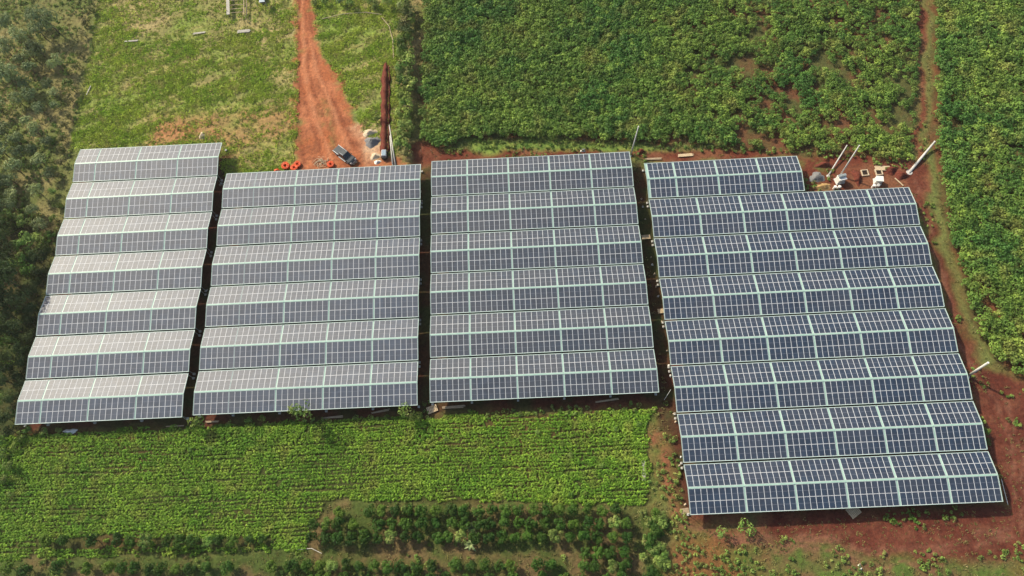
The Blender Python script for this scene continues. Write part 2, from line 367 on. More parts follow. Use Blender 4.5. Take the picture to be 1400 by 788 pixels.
Fq = np.stack([ii, ii+1, ii+1+nx, ii+nx], 1)
def mat_ground(name):
    m, nt, p, o = newmat(name)
    at = N(nt, 'ShaderNodeAttribute'); at.attribute_name = 'albedo'
    f = noise_fac(nt, 1.7, 6, .72); f2 = noise_fac(nt, 7, 4, .7)
    a = ramp(nt, f, [(.28, (.55, .55, .55)), (.5, (1, 1, 1)), (.75, (1.5, 1.45, 1.3))])
    b = ramp(nt, f2, [(.3, (.7, .7, .7)), (.7, (1.3, 1.3, 1.3))])
    c = mixc(nt, 1.0, at.outputs['Color'], a, 'MULTIPLY'); c = mixc(nt, 1.0, c, b, 'MULTIPLY')
    nt.links.new(c, p.inputs['Base Color']); p.inputs['Roughness'].default_value = .95; p.inputs['Specular IOR Level'].default_value = .1
    bu = N(nt, 'ShaderNodeBump'); bu.inputs['Strength'].default_value = .9; bu.inputs['Distance'].default_value = .16
    nt.links.new(f, bu.inputs['Height']); nt.links.new(bu.outputs[0], p.inputs['Normal'])
    return m
M['ground'] = mat_ground('earth_and_turf')
cls = np.zeros(len(gx), int)
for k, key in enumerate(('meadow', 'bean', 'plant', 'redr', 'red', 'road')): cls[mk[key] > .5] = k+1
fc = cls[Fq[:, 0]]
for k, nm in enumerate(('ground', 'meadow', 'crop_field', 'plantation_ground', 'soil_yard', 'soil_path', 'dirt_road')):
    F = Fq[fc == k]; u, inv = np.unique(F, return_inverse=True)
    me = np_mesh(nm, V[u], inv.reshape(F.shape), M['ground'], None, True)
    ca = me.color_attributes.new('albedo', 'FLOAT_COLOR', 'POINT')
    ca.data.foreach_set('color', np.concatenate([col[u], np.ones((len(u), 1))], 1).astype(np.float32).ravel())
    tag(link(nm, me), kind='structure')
b = 3000   # the country beyond, out to the horizon
outer = MB().add([(X0, Y0, 0), (X1, Y0, 0), (X1, Y1, 0), (X0, Y1, 0), (-b, -b, 0), (b, -b, 0), (b, b, 0), (-b, b, 0)], [(4, 5, 1, 0), (5, 6, 2, 1), (6, 7, 3, 2), (7, 4, 0, 3)])
mo, nt_, p_, o_ = newmat('far_fields'); nt_.links.new(ramp(nt_, noise_fac(nt_, .03, 6, .7), [(.35, (.07, .11, .03)), (.5, (.13, .15, .05)), (.66, (.2, .09, .05))]), p_.inputs['Base Color']); p_.inputs['Roughness'].default_value = 1
tag(outer.build('terrain', mo), kind='structure')

# ------------------------------------------------------------------ foliage meshes
def leaf_quads(c, nrm, size, asp=.55, r=rng):
    n = len(c); nrm = nrm/np.linalg.norm(nrm, axis=1, keepdims=True)
    t = np.cross(nrm, r.normal(size=(n, 3))); t /= np.linalg.norm(t, axis=1, keepdims=True)+1e-9
    s = np.cross(nrm, t); L = (size*(.7+.6*r.random(n)))[:, None]
    a = c-t*L*.5; b_ = c+s*L*asp*.5+nrm*L*.06; d = c+t*L*.5-np.array([0, 0, 1])*L*.12; e = c-s*L*asp*.5+nrm*L*.06
    V = np.stack([a, b_, d, e], 1).reshape(-1, 3); F = np.arange(4*n).reshape(n, 4)
    return V, F
def clump_cloud(clumps, per, size, up=.35, r=rng, asp=.55):
    cs, ns = [], []
    for (c, rad) in clumps:
        d = r.normal(size=(per, 3)); d[:, 2] = np.abs(d[:, 2])*1.0-.25; d /= np.linalg.norm(d, axis=1, keepdims=True)
        rr = rad*(.72+.30*r.random(per))[:, None]
        cs.append(np.array(c)+d*rr*np.array([1, 1, .85])); ns.append(d*1.25+np.array([0, 0, up*.6])+r.normal(size=(per, 3))*.22)
    return leaf_quads(np.concatenate(cs), np.concatenate(ns), size, asp, r)
def crown_mesh(name, rad, h0, h1, k, per, size, mat, seed):
    r = np.random.default_rng(seed); cl = []
    zc, hz_ = (h0+h1)/2, (h1-h0)/2
    for i in range(k):
        a = r.random()*6.283; q = math.sqrt(r.random())*rad*.68; z = zc+(r.random()*1.5-.6)*hz_*.6*(1-.5*(q/rad))
        cl.append(((math.cos(a)*q, math.sin(a)*q, z), rad*(.30+.22*r.random())))
    V_, F_ = clump_cloud(cl, per, size, r=r); V_[:, 2] = np.maximum(V_[:, 2], .03)
    return np_mesh(name, V_, F_, mat)
def trunk_mesh(h, rad, seed, n=4):
    r = random.Random(seed); m = MB(); top = Vector((r.uniform(-.1, .1)*h, r.uniform(-.1, .1)*h, h*.75))
    m.tube([(0, 0, -.1), top*.5+Vector((.02*h, 0, 0)), top], [rad, rad*.75, rad*.4], 6)
    for i in range(n):
        a = r.random()*6.28; s = top*(.4+.12*i); e = s+Vector((math.cos(a)*h*.3, math.sin(a)*h*.3, h*.22))
        m.tube([s, (s+e)/2+Vector((0, 0, .03*h)), e], [rad*.45, rad*.3, rad*.12], 5)
    return m.mesh('trunk', M['bark'], True)
def star_mesh(name, n, L, wd, mat, seed, lift=.5, h=0.6, seg=3):
    """long arching leaves round one point (banana, maize, grass)"""
    r = random.Random(seed); m = MB()
    for i in range(n):
        a = i*6.283/n+r.uniform(-.3, .3); l = L*r.uniform(.7, 1.1); d = Vector((math.cos(a), math.sin(a), 0)); s = Vector((-d.y, d.x, 0)); el = r.uniform(.6, 1.3)*lift
        prev = None; ring = []
        for k in range(seg+1):
            t = k/seg; p = d*l*t*.9+Vector((0, 0, h+l*el*t*(1-t)*1.6+(-.15*l*t*t))); ww = wd*math.sin(math.pi*min(.96, .12+t*.86))
            ring += [p-s*ww/2+Vector((0, 0, .25*ww)), p+Vector((0, 0, 0)), p+s*ww/2+Vector((0, 0, .25*ww))]
        m.add(ring, [(3*k+j, 3*k+j+1, 3*k+4+j, 3*k+3+j) for k in range(seg) for j in (0, 1)])
    return m.mesh(name, mat)

# prototypes for stuff live outside the scene; geometry nodes instance them
def proto_coll(name, meshes):
    c = bpy.data.collections.new(name)
    for i, me in enumerate(meshes):
        o = bpy.data.objects.new('%s_%02d' % (name, i), me); c.objects.link(o)
    return c
def scatter(name, pts, scl, coll, npro, label, cat, tilt=.12):
    n = len(pts); me = bpy.data.meshes.new(name); me.vertices.add(n); me.vertices.foreach_set('co', np.asarray(pts, np.float32).ravel())
    rot = np.stack([rng.normal(size=n)*tilt, rng.normal(size=n)*tilt, rng.random(n)*6.283], 1).astype(np.float32)
    a = me.attributes.new('rot', 'FLOAT_VECTOR', 'POINT'); a.data.foreach_set('vector', rot.ravel())
    a = me.attributes.new('scl', 'FLOAT', 'POINT'); a.data.foreach_set('value', np.asarray(scl, np.float32))
    a = me.attributes.new('pid', 'INT', 'POINT'); a.data.foreach_set('value', rng.integers(0, npro, n).astype(np.int32))
    me.update(); o = link(name, me)
    ng = bpy.data.node_groups.new(name, 'GeometryNodeTree')
    ng.interface.new_socket('Geometry', in_out='INPUT', socket_type='NodeSocketGeometry'); ng.interface.new_socket('Geometry', in_out='OUTPUT', socket_type='NodeSocketGeometry')
    gi, go = ng.nodes.new('NodeGroupInput'), ng.nodes.new('NodeGroupOutput')
    ci = ng.nodes.new('GeometryNodeCollectionInfo'); ci.inputs['Collection'].default_value = coll; ci.inputs['Separate Children'].default_value = True; ci.inputs['Reset Children'].default_value = True
    ip = ng.nodes.new('GeometryNodeInstanceOnPoints'); ip.inputs['Pick Instance'].default_value = True
    for nm, ty, so_ in (('rot', 'FLOAT_VECTOR', 'Rotation'), ('scl', 'FLOAT', 'Scale'), ('pid', 'INT', 'Instance Index')):
        na = ng.nodes.new('GeometryNodeInputNamedAttribute'); na.data_type = ty; na.inputs[0].default_value = nm
        ng.links.new(na.outputs[0], ip.inputs[so_])
    ng.links.new(gi.outputs[0], ip.inputs['Points']); ng.links.new(ci.outputs[0], ip.inputs['Instance']); ng.links.new(ip.outputs[0], go.inputs[0])
    mod = o.modifiers.new('scatter', 'NODES'); mod.node_group = ng
    return tag(o, label, cat, kind='stuff')
def jgrid(x0, x1, y0, y1, sx, sy, j=.5):
    x, y = np.meshgrid(np.arange(x0, x1, sx), np.arange(y0, y1, sy)); x = x.ravel(); y = y.ravel()
    return x+(rng.random(x.shape)-.5)*2*j*sx, y+(rng.random(x.shape)-.5)*2*j*sy
def inpoly(poly, x, y, marg=0): return sdist(poly, x, y) > marg
def in_arrays(x, y, mrg=0.0):
    k = np.zeros(x.shape, bool)
    for q in UNDER: k |= (x > q[0][0]+1.2-mrg) & (x < q[1][0]-1.2+mrg) & (y < q[0][1]+mrg) & (y > q[2][1]+.5-mrg)
    return k
def view_px(x, y, z=0):
    d = np.stack([x, y, np.full(np.shape(x), z-CAM_H)], -1); zc = d @ AF
    return 700+F_PX*(d @ AR)/zc, 394-F_PX*(d @ AU)/zc, zc

# ------------------------------------------------------------------ cassava fields
def cassava_mesh(seed):
    r = np.random.default_rng(seed); cl = [((0, 0, 1.35), .40)]
    for i in range(5):
        a = i*1.257+r.random(); q = .40+.22*r.random(); cl.append(((math.cos(a)*q, math.sin(a)*q, .75+.5*r.random()), .30+.08*r.random()))
    V_, F_ = clump_cloud(cl, 30, .22, up=.4, r=r, asp=.75)
    return np_mesh('crown', V_, F_, M['cassava'])
cass = [cassava_mesh(100+i) for i in range(6)]
cc = proto_coll('cassava_source', cass)
x, y = jgrid(-40, 150, 60, 165, .90, .90, .40)
k1 = inpoly(CASS1, x, y, .35); k2 = inpoly(CASS2, x, y, .35) | (inpoly(CASS2, x, y, .1))
bare = fbm(x, y, 9, 77); fine = fbm(x, y, 3, 78)
u_, v_, _ = view_px(x, y, 1)
sp = np.clip((u_-880)/140, 0, 1)*np.clip((1262-u_)/20, 0, 1)
thr = .80-.215*sp
k1 &= ~((bare*.22+fine*.78) > thr)
k1 &= (rng.random(x.shape) < 1-.15*sp)
p1 = np.stack([x, y, np.zeros_like(x)], 1)[k1]; s1 = (.78+.5*rng.random(k1.sum()))*(1.02-.30*sp[k1]*np.clip((fine[k1]-.3)*3, 0, 1))*(.85+.4*fbm(x[k1], y[k1], 7, 5))
x2, y2 = jgrid(60, 165, 20, 165, 1.08, 1.08, .42); k2 = inpoly(CASS2, x2, y2, .45)
u2, v2, _ = view_px(x2, y2, 1)
hole = (np.hypot((u2-1352)/16, (v2-408)/22) < 1) & (fbm(x2, y2, 2, 8) > .42)
k2 &= ~hole & (fbm(x2, y2, 4, 99) < .74)
p2 = np.stack([x2, y2, np.zeros_like(x2)], 1)[k2]; s2 = (.95+.5*rng.random(k2.sum()))*(.85+.4*fbm(x2[k2], y2[k2], 6, 6))
u2, v2, zc = view_px(p2[:, 0], p2[:, 1], 1.2)
vis = (u2 > 0) & (u2 < 1398) & (v2 > 2) & (v2 < 780)
order = np.argsort(np.where(vis, zc, 1e9))[:300]; near = np.zeros(len(p2), bool); near[order] = True
cproto = trunk_mesh(1.2, .04, 5, 3)
for i in order:
    e = empty('cassava_plant', tuple(p2[i]), rng.random()*6.28, float(s2[i]))
    tag(e, 'leafy cassava plant in the dense crop beside the red track right of the panels', 'plant', 'cassava plants along the track')
    link('crown', cass[i % 6], e); link('stem', cproto, e)
scatter('cassava_field', p1, s1, cc, 6, 'broad cassava field behind the solar arrays, thinning to red soil on its right', 'crop')
scatter('cassava_field', p2[~near], s2[~near], cc, 6, 'dense cassava field along the right edge beyond the narrow red path', 'crop')

# ------------------------------------------------------------------ beans in rows
def bean_mesh(seed):
    r = np.random.default_rng(seed); cl = [((r.normal()*.05, r.normal()*.05, .16), .17), ((.16, .03, .12), .13), ((-.16, -.02, .12), .13)]
    V_, F_ = clump_cloud(cl, 11, .14, up=.8, r=r, asp=.75); return np_mesh('bean', V_, F_, M['bean'])
bc = proto_coll('bean_source', [bean_mesh(200+i) for i in range(5)])
xs, ys = [], []
yy = -6.0
while yy < 30:
    px_ = np.arange(-105, 24, .33); xs.append(px_+rng.random(px_.shape)*.15); ys.append(yy+(fbm(px_, px_*0+yy*9, 18, 4)-.5)*1.5+rng.normal(size=px_.shape)*.03+0*px_); yy += .54
x = np.concatenate(xs); y = np.concatenate(ys)
k = inpoly(BEAN, x+1.2*(fbm(x, y, 3, 61)-.5)*2, y+1.2*(fbm(x, y, 3, 62)-.5)*2, .2)
HL = PX([(50, 737), (120, 734), (240, 734), (372, 734), (372, 746), (240, 748), (120, 750), (50, 750)])
g = fbm(x, y, 6, 63); k &= ~(inpoly(HL, x, y, 0) & (fbm(x, y, 2, 65) > .36)); k &= (fbm(x, y, 2.2, 64) < .78) & (rng.random(x.shape) < .93)
s = (.75+.35*rng.random(x.shape))*(.75+.75*g)
scatter('bean_crop', np.stack([x, y, 0*x+.0], 1)[k], s[k]*1.25, bc, 5, 'low bright green crop planted in thin level rows in front of the arrays', 'crop')

# ------------------------------------------------------------------ grass and weeds
def tuft_mesh(seed, mat, n=9, L=.34, wd=.045):
    r = np.random.default_rng(seed); c = r.normal(size=(n, 3))*np.array([.16, .16, 0])+np.array([0, 0, .10])
    nr = r.normal(size=(n, 3))*.7+np.array([0, 0, .7]); V_, F_ = leaf_quads(c, nr, L, .30, r); V_[:, 2] = np.maximum(V_[:, 2], 0); return np_mesh('tuft', V_, F_, mat)
gc = proto_coll('grass_source', [tuft_mesh(300+i, M['grass']) for i in range(5)])
dc = proto_coll('drygrass_source', [tuft_mesh(320+i, M['drygrass']) for i in range(5)])
wc = proto_coll('weed_source', [crown_mesh('weed', .42, .05, .5, 4, 14, .19, M['hedge'], 340+i) for i in range(5)])
x, y = jgrid(-112, -10, 60, 140, .36, .36, .6)
m1 = inpoly(MEADOW, x, y, -.6) | inpoly(MEADOW2, x, y, -.4)
gn = fbm(x, y, 6, 131); st = fbm(x*1.0+y*.4, y*2.6-x*.9, 5, 133)
dryk = inpoly(DRY1, x, y, 1) | inpoly(DRY2, x, y, 3)
k = m1 & ~inpoly(ROAD, x, y, 1.7+(fbm(x, y, 1.6, 41)-.5)*5.5) & (inpoly(ROAD, x, y, -1.5) | True) & (rng.random(x.shape) < np.clip((st-.28)*3.2, .08, 1)*np.where(dryk, .4, 1))
scatter('meadow_grass', np.stack([x, y, 0*x], 1)[k], (.7+.9*rng.random(k.sum()))*(.6+.9*st[k]), gc, 5, 'uneven green meadow grass either side of the orange dirt track', 'grass')
x, y = jgrid(-140, 150, -20, 160, .9, .9, .6)
inside = in_arrays(x, y, 1.2) | inpoly(BEAN, x, y, 0) | inpoly(ROAD, x, y, -.6) | inpoly(CASS1, x, y, 0) | inpoly(CASS2, x, y, 0)
redz = inpoly(RED_RIGHT, x, y, -.5) | inpoly(RED_TOP, x, y, -.3) | inpoly(RED_PATH, x, y, 0)
gn = fbm(x, y, 5, 141)
k = ~inside & ((~redz & (rng.random(x.shape) < .85)) | (redz & (gn > np.where(y < 12, .34, np.where(y < 20, .46, .60)))))
scatter('dry_grass', np.stack([x, y, 0*x], 1)[k], (.65+.8*rng.random(k.sum()))*np.where(redz[k], .7, 1), dc, 5, 'tawny dry grass and rough ground cover round the fields', 'grass')
u_, v_, _ = view_px(x, y)
wz = (inpoly(SCRUB, x, y, 0) & (gn > .50)) | (inpoly(PATH_C, x, y, .3) & (gn > .44)) | (inpoly(low, x, y, .3) & (gn > .50)) | ((u_ > 250) & (u_ < 930) & inpoly(FRONT, x, y, -.6) & (gn > .52)) | (inpoly(PX([(640, 194), (880, 196), (1100, 207), (1240, 222), (1240, 230), (1100, 212), (900, 204), (760, 205), (650, 207)]), x, y, -.3) & (gn > .3)) | (redz & (gn > .66)) | (inpoly(PLANT, x, y, 0) & (gn > .6))
k = wz & ~in_arrays(x, y, .4) & ~inpoly(BEAN, x, y, .5)
scatter('weeds', np.stack([x, y, 0*x], 1)[k], .6+.9*rng.random(k.sum()), wc, 5, 'scattered green weeds over bare soil and field margins', 'weeds')

# ------------------------------------------------------------------ solar roofs
def panel_mesh(cell):
    m = MB(); W, L, t, fr = .988, 1.985, .04, .037
    m.mi = 0; m.box((0, 0, t/2-.004), (W, L, t-.008))
    for cx, cy, sx, sy in ((0, L/2-fr/2, W, fr), (0, -L/2+fr/2, W, fr), (W/2-fr/2, 0, fr, L-2*fr), (-W/2+fr/2, 0, fr, L-2*fr)):
        m.box((cx, cy, t-.001), (sx, sy, .014))
    m.mi = 2; m.box((0, 0, t-.004), (W-2*fr, .034, .008))
    m.mi = 1
    h = (L-2*fr-.034)/2
    for s_ in (-1, 1): m.box((0, s_*(.017+h/2), t-.006), (W-2*fr, h, .008))
    return m.mesh('solar_panel', [M['alu'], cell, M['midline']])
M['midline'] = mat_plain('panel_midline', (.20, .21, .25), (.17, .18, .22), 3, .45)
PM = {'glare_pale': panel_mesh(M['cell']), 'blue': panel_mesh(M['cell_blue']), 'mid': panel_mesh(M['cell_mid'])}
post_me = MB().tube([(0, 0, 0), (0, 0, 1)], .05, 8).mesh('post', M['steel'], True)
foot_me = MB().box((0, 0, .17), (.38, .38, .34)).mesh('footing', M['concrete'])
ORD = ['first', 'second', 'third', 'fourth', 'fifth', 'sixth', 'seventh', 'eighth']
BN = {'A': 'the paler leftmost block', 'B': 'the second block from the left', 'C': 'the third block from the left', 'D': 'the largest, right-hand block'}
def tilt_m(s_, ang): return Matrix.Rotation(-s_*ang, 4, 'X')
def solar_row(b, i, xl, xr, bays, yb, yr, yf, blue):
    last = len(BL[b][3])-1
    pos = 'backmost row' if i == 0 else 'frontmost row' if i == last else ORD[i]+' row from the back'
    lab = '%s of gabled solar roofs in %s' % (pos, BN[b])
    if b == 'D' and i == 0: lab = 'short backmost solar roof row at the left of the right-hand block'
    root = empty('solar_array', ((xl+xr)/2, yr, 0)); tag(root, lab, 'solar array', 'gabled solar arrays in four blocks')
    cx, W = (xl+xr)/2, xr-xl; zr = EAVE+RH
    A_, B_ = yb-yr-.04, yf-yr+.04
    m = MB(); th = .05; z0 = -.075
    m.add([(s*W/2, yy, zz) for s in (-1, 1) for yy, zz in ((B_, EAVE+z0), (0, zr+z0), (A_, EAVE+z0), (A_, EAVE+z0-th), (0, zr+z0-th), (B_, EAVE+z0-th))],
          [(0, 1, 7, 6), (1, 2, 8, 7), (2, 3, 9, 8), (3, 4, 10, 9), (4, 5, 11, 10), (5, 0, 6, 11), (0, 5, 4, 1), (1, 4, 3, 2), (6, 7, 10, 11), (7, 8, 9, 10)])
    m.build('roof_sheet', M['mint'], root)
    m = MB()
    for s in (-1, 1):
        d = Vector((0, s*.16, -.16*RH/4.1)); m.bar((-W/2, s*.07, zr-.0), (W/2, s*.07, zr-.0), .14, .02)
    m.build('ridge_cap', M['mint'], root)
    for nm, yy, hh in (('front_rail', B_+.03, .10), ('back_rail', A_-.03, .10)):
        MB().bar((-W/2-.02, yy, EAVE-.03), (W/2+.02, yy, EAVE-.03), .07, hh).build(nm, M['mintpale'], root)
    for s in (-1, 1):
        m = MB(); e = s*(W/2+.012); m.bar((e, B_, EAVE-.03), (e, 0, zr-.03), .06, .12); m.bar((e, 0, zr-.03), (e, A_, EAVE-.03), .06, .12); m.build('edge_rail', M['mintpale'], root)
    np_ = sum(bays); edge = .06
    strips = len(bays)-1; pw = 1.0
    ws = [.32 if b == 'D' else .26]*strips
    if b == 'B': ws[0] = .10
    pw = (W-2*edge-sum(ws))/np_
    xs_ = []; x_ = -W/2+edge
    if b == 'D' and i == 0: pw = (W-2*edge-sum(ws)-.45)/np_; x_ += .45
    for bi, nb in enumerate(bays):
        jit = random.gauss(0, .0022)
        for q in range(nb): xs_.append((x_+pw*(q+.5), bi, jit))
        x_ += pw*nb+(ws[bi] if bi < strips else 0)
    out = []
    for s in (-1, 1):         # front slope first: it shows largest
        run = (-B_ if s < 0 else A_); sl_ = math.hypot(run, RH); ang = math.atan2(RH, run); ls = (sl_-.17-.05)/2/1.995
        for rowi in ((1, 0) if s < 0 else (0, 1)):
            dist = .15+(rowi+.5)*1.995*ls
            for px_, bi, jit in xs_:
                zz = zr-dist*math.sin(ang)-.055; yy = s*dist*math.cos(ang)
                ro = (-s*ang+random.gauss(0, .0025), jit+random.gauss(0, .0025), 0)
                kind = blue(bi, s, rowi) or 'glare_pale'
                out.append((px_, yy, zz, ro, (pw*.992, ls*.996, 1), kind))
    for px_, yy, zz, ro, sc, kind in out[:100]: link('solar_panel', PM[kind], root, (px_, yy, zz), ro, sc)
    if len(out) > 100:
        Vs, Fs, Ms = [], [], []; base = 0
        for px_, yy, zz, ro, sc, kind in out[100:]:
            pm = PM[kind]; vv = PMV[kind]; T = Matrix.LocRotScale(Vector((px_, yy, zz)), __import__('mathutils').Euler(ro), Vector(sc))
            Tn = np.array(T); Vs.append(vv @ Tn[:3, :3].T+Tn[:3, 3]); Fs.append(PMF[kind]+base); Ms.append(PMM[kind]+{'glare_pale': 0, 'blue': 3, 'mid': 6}[kind]); base += len(vv)
        me = np_mesh('solar_panel', np.concatenate(Vs), np.concatenate(Fs), [M['alu'], M['cell'], M['midline'], M['alu'], M['cell_blue'], M['midline'], M['alu'], M['cell_mid'], M['midline']], np.concatenate(Ms))
        tag(link('solar_panel', me, root), kind='stuff')
    xp = [-W/2+.12]+[(xs_[sum(bays[:k])][0]-pw/2-.15) for k in range(1, len(bays))]+[W/2-.12]
    for px_ in xp:
        for yy in (B_+.25, A_-.25):
            link('post', post_me, root, (px_, yy, 0), None, (1, 1, EAVE-.1))
            link('footing', foot_me, root, (px_, yy, 0))
    m = MB()
    for px_ in xp: m.bar((px_, B_+.1, EAVE-.2), (px_, 0, zr-.2), .08, .12); m.bar((px_, 0, zr-.2), (px_, A_-.1, EAVE-.2), .08, .12)
    m.build('rafters', M['steel'], root)
M['mintpale'] = mat_plain('mint_painted_rail', (.42, .54, .50), (.36, .48, .44), 1.5, .45)
PMV, PMF, PMM = {}, {}, {}
for kd, me in PM.items():
    a = np.empty(len(me.vertices)*3); me.vertices.foreach_get('co', a); PMV[kd] = a.reshape(-1, 3)
    a = np.empty(len(me.loops), int); me.loops.foreach_get('vertex_index', a); PMF[kd] = a.reshape(-1, 4)
    a = np.empty(len(me.polygons), int); me.polygons.foreach_get('material_index', a); PMM[kd] = a
for b, (xl, xr, bays, rows) in BL.items():
    for i, (yb, yr, yf) in enumerate(rows):
        fn = lambda bi, s, r_, b=b: {'C': 'mid', 'D': 'blue'}.get(b)
        if b == 'B' and i == 0: fn = lambda bi, s, r_: 'blue' if s < 0 and (bi == 4 or (bi == 3 and r_ == 0)) else None
        if b == 'D' and i == 0: solar_row(b, i, xl, 57.16, (5, 8, 8, 8), yb, yr, yf, fn)
        else: solar_row(b, i, xl, xr, bays, yb, yr, yf, fn)

# ------------------------------------------------------------------ bushes and trees
NUM = 'first second third fourth fifth sixth seventh eighth ninth tenth eleventh twelfth thirteenth fourteenth fifteenth sixteenth'.split()
def nth(i, n, a='left', b_='right'):
    q, side = (i, a) if i < (n+1)//2 else (n-1-i, b_)
    return ('%smost' % side if side in ('left', 'right') else ('topmost' if side == 'top' else 'lowest')) if q == 0 else '%s from the %s' % (NUM[q], side)
def plant(name, loc, scl, crown, trunk, label, cat, group=None, rz=None, sz=None):
    e = empty(name, tuple(loc), random.random()*6.28 if rz is None else rz); e.scale = (scl, scl, scl*(sz or 1))
    tag(e, label, cat, group); link('crown', crown, e)
    if trunk: link('trunk', trunk, e)
    return e
cof = [crown_mesh('crown', .98, .25, 2.3, 15, 50, .23, M['coffee'], 400+i) for i in range(6)]
cofl = [crown_mesh('crown', 1.08, .25, 2.2, 14, 46, .23, M['hedge'], 420+i) for i in range(3)]
lim = [crown_mesh('crown', 1.0, .25, 1.9, 7, 34, .26, M['lime'], 430+i) for i in range(3)]
scr = [crown_mesh('crown', 1.0, .3, 1.9, 12, 46, .20, M['scrub'], 440+i) for i in range(6)]
yel = [crown_mesh('crown', 1.0, .2, 1.6, 9, 34, .24, M['yellow'], 450+i) for i in range(3)]
hed = [crown_mesh('crown', 1.0, .2, 1.9, 11, 44, .22, M['hedge'], 460+i) for i in range(5)]
drk = [crown_mesh('crown', 1.0, .3, 2.0, 16, 60, .15, M['dark'], 470+i) for i in range(4)]
tk = [trunk_mesh(1.4, .07, 480+i) for i in range(4)]
def put(u, v, rpx, pool, name, label, cat, group, z=.8, k=1.0, sz=None):
    p = G(u, v, z); zc = abs((np.array([p[0], p[1], z-CAM_H])) @ AF); r_ = rpx*zc/F_PX*k
    return plant(name, (p[0], p[1], 0), r_, random.choice(pool), random.choice(tk), label, cat, group, sz=sz)
rowsC = [
 ('coffee bush, %s in the top row of the plantation', 699, [466, 506, 522, 540, 558, 578, 596, 618, 636, 654, 672, 690, 708, 729, 747, 765, 783, 802, 822, 840]),
 ('coffee bush, %s in the second row of the plantation', 716, [433, 447, 465, 486, 520, 537, 555, 576, 595, 618, 637, 655, 671, 690, 709, 727, 745, 765, 783, 802, 820, 838, 855]),
 ('coffee bush, %s in the third row, just above the bare strip', 735, [430, 446, 463, 481, 500, 518, 536, 556, 574, 597, 612, 632, 648, 667, 688, 704, 722, 742, 760, 780, 800, 818, 836, 855]),
 ('coffee bush, %s in the short row of four at the plantation end', 757, [800, 818, 834, 853]),
 ('coffee bush, %s in the row just below the bare strip', 774, [403, 422, 440, 456, 474, 493, 512, 530, 548, 570, 590, 622, 645, 663, 684, 698, 735, 752, 797, 814, 836, 853]),
 ('round bush, %s in the hedge line crossing the low crop', 738, [66, 92, 130, 162, 181, 201, 233, 248, 266, 285, 302, 320, 341, 360]),
 ('round bush, %s in the row along the bottom left edge', 775, [15, 41, 84, 121, 153, 170, 187, 206, 224, 243, 261, 283, 313, 372, 398]),
 ('cut-off bush, %s along the very bottom edge of the photo', 791, [430, 450, 470, 505, 560, 590, 610, 640, 668, 700, 740, 770, 800, 830, 850])]
for lab, v, us in rowsC:
    hedge = 'hedge line' in lab
    for ui, u in enumerate(us):
        rp = random.uniform(8.5, 10.3)*(1.15 if hedge and u in (130, 162, 201) else .8 if hedge and u > 320 else 1)
        pool = cof if random.random() < .93 else cofl
        put(u+random.uniform(-1.5, 1.5), v-(v > 780)*0+random.uniform(-2, 2)+ (u-620)*-.004, rp, pool, 'coffee_bush', lab % nth(ui, len(us)), 'bush', 'round bushes planted in rows in the foreground', sz=random.uniform(.9, 1.2))
for u, v in ((499, 737), (570, 782), (742, 738)):
    put(u, v, 8, lim, 'lime_bush', {499: 'bright lime-green bush in the third plantation row towards the left', 570: 'bright lime-green bush below the bare strip of the plantation', 742: 'bright lime-green bush in the third plantation row towards the right'}[u], 'bush', None)
for u, v in ((588, 729), (587, 744), (605, 745), (623, 744), (640, 762), (622, 764), (680, 745), (715, 746), (754, 748), (812, 748), (848, 731), (847, 749), (869, 750), (811, 768), (618, 780), (638, 782)):
    put(u, v, 3.6, lim, 'round_shrub', 'tiny round yellow-green shrub dotted between the plantation bushes', 'shrub', 'tiny yellow-green shrubs in the plantation')
# broad pale weeds
bl = [star_mesh('leaves', 8, 1.5, .42, M['scrub'], 500+i, .5, .9) for i in range(2)]
for u, v, lb in ((646, 723, 'pale star-shaped broad-leaved plant standing among the coffee bushes'), (643, 745, 'pale star-shaped plant at the edge of the bare plantation strip')):
    p = G(u, v, .9); e = empty('broadleaf_plant', (p[0], p[1], 0)); tag(e, lb, 'plant'); link('leaves', bl[0], e); link('stem', tk[0], e, None, None, (.5, .5, .7))
for u, v in ((805, 590), (820, 590), (842, 587), (735, 590), (770, 607), (874, 580), (857, 601), (780, 622), (822, 637), (838, 653), (800, 676), (780, 676), (260, 615), (288, 614), (114, 654), (132, 708), (112, 728), (862, 650), (711, 663), (610, 600)):
    put(u, v, 4.2, bc_l if False else lim if (u+v) % 3 == 0 else hed, 'self_sown_shrub', 'small bright shrub poking out of the low crop rows', 'shrub', 'small shrubs scattered in the low crop', .4, sz=.7)
# thick grass hedge to the right of the coffee
NUM += ['seventeenth']
for i in range(34):
    u = 893+random.uniform(-20, 20); v = 700+i*2.9+random.uniform(-3, 3)
    put(u+ (v-700)*.05, v, random.uniform(6, 9), hed if random.random() < .55 else cof, 'hedge_shrub', 'tangled shrub, %s in the thicket right of the coffee rows' % nth(i, 34, 'top', 'bottom'), 'shrub', 'thicket beside the coffee rows', sz=.8)
# saplings by the array fronts
for u, v, rp, lb in ((421, 566, 14, 'spindly young tree overlapping the front edge of the second block'), (272, 582, 12, 'yellow-green sapling at the gap between the first two blocks'), (556, 564, 9, 'small sapling under the right corner of the second block'), (570, 570, 8, 'short leafy sapling beside the wooden pallet'), (1020, 722, 11, 'pale green bush below the left front corner of the right-hand block'), (338, 574, 5, 'small green shrub left of the spindly tree'), (357, 572, 5, 'small green shrub nearest the spindly tree'), (989, 728, 9, 'low dull shrub beside the pale bush')):
    tall = v in (566,) or u == 556
    sap = crown_mesh('crown', 1.0, .5, 2.6 if tall else 1.9, 9, 22, .24, M['lime'] if u in (272, 570, 357) else M['hedge'], 520+u)
    put(u, v, rp*1.2, [sap], 'sapling', lb, 'tree', None, 1.4, sz=1.3 if tall else 1)
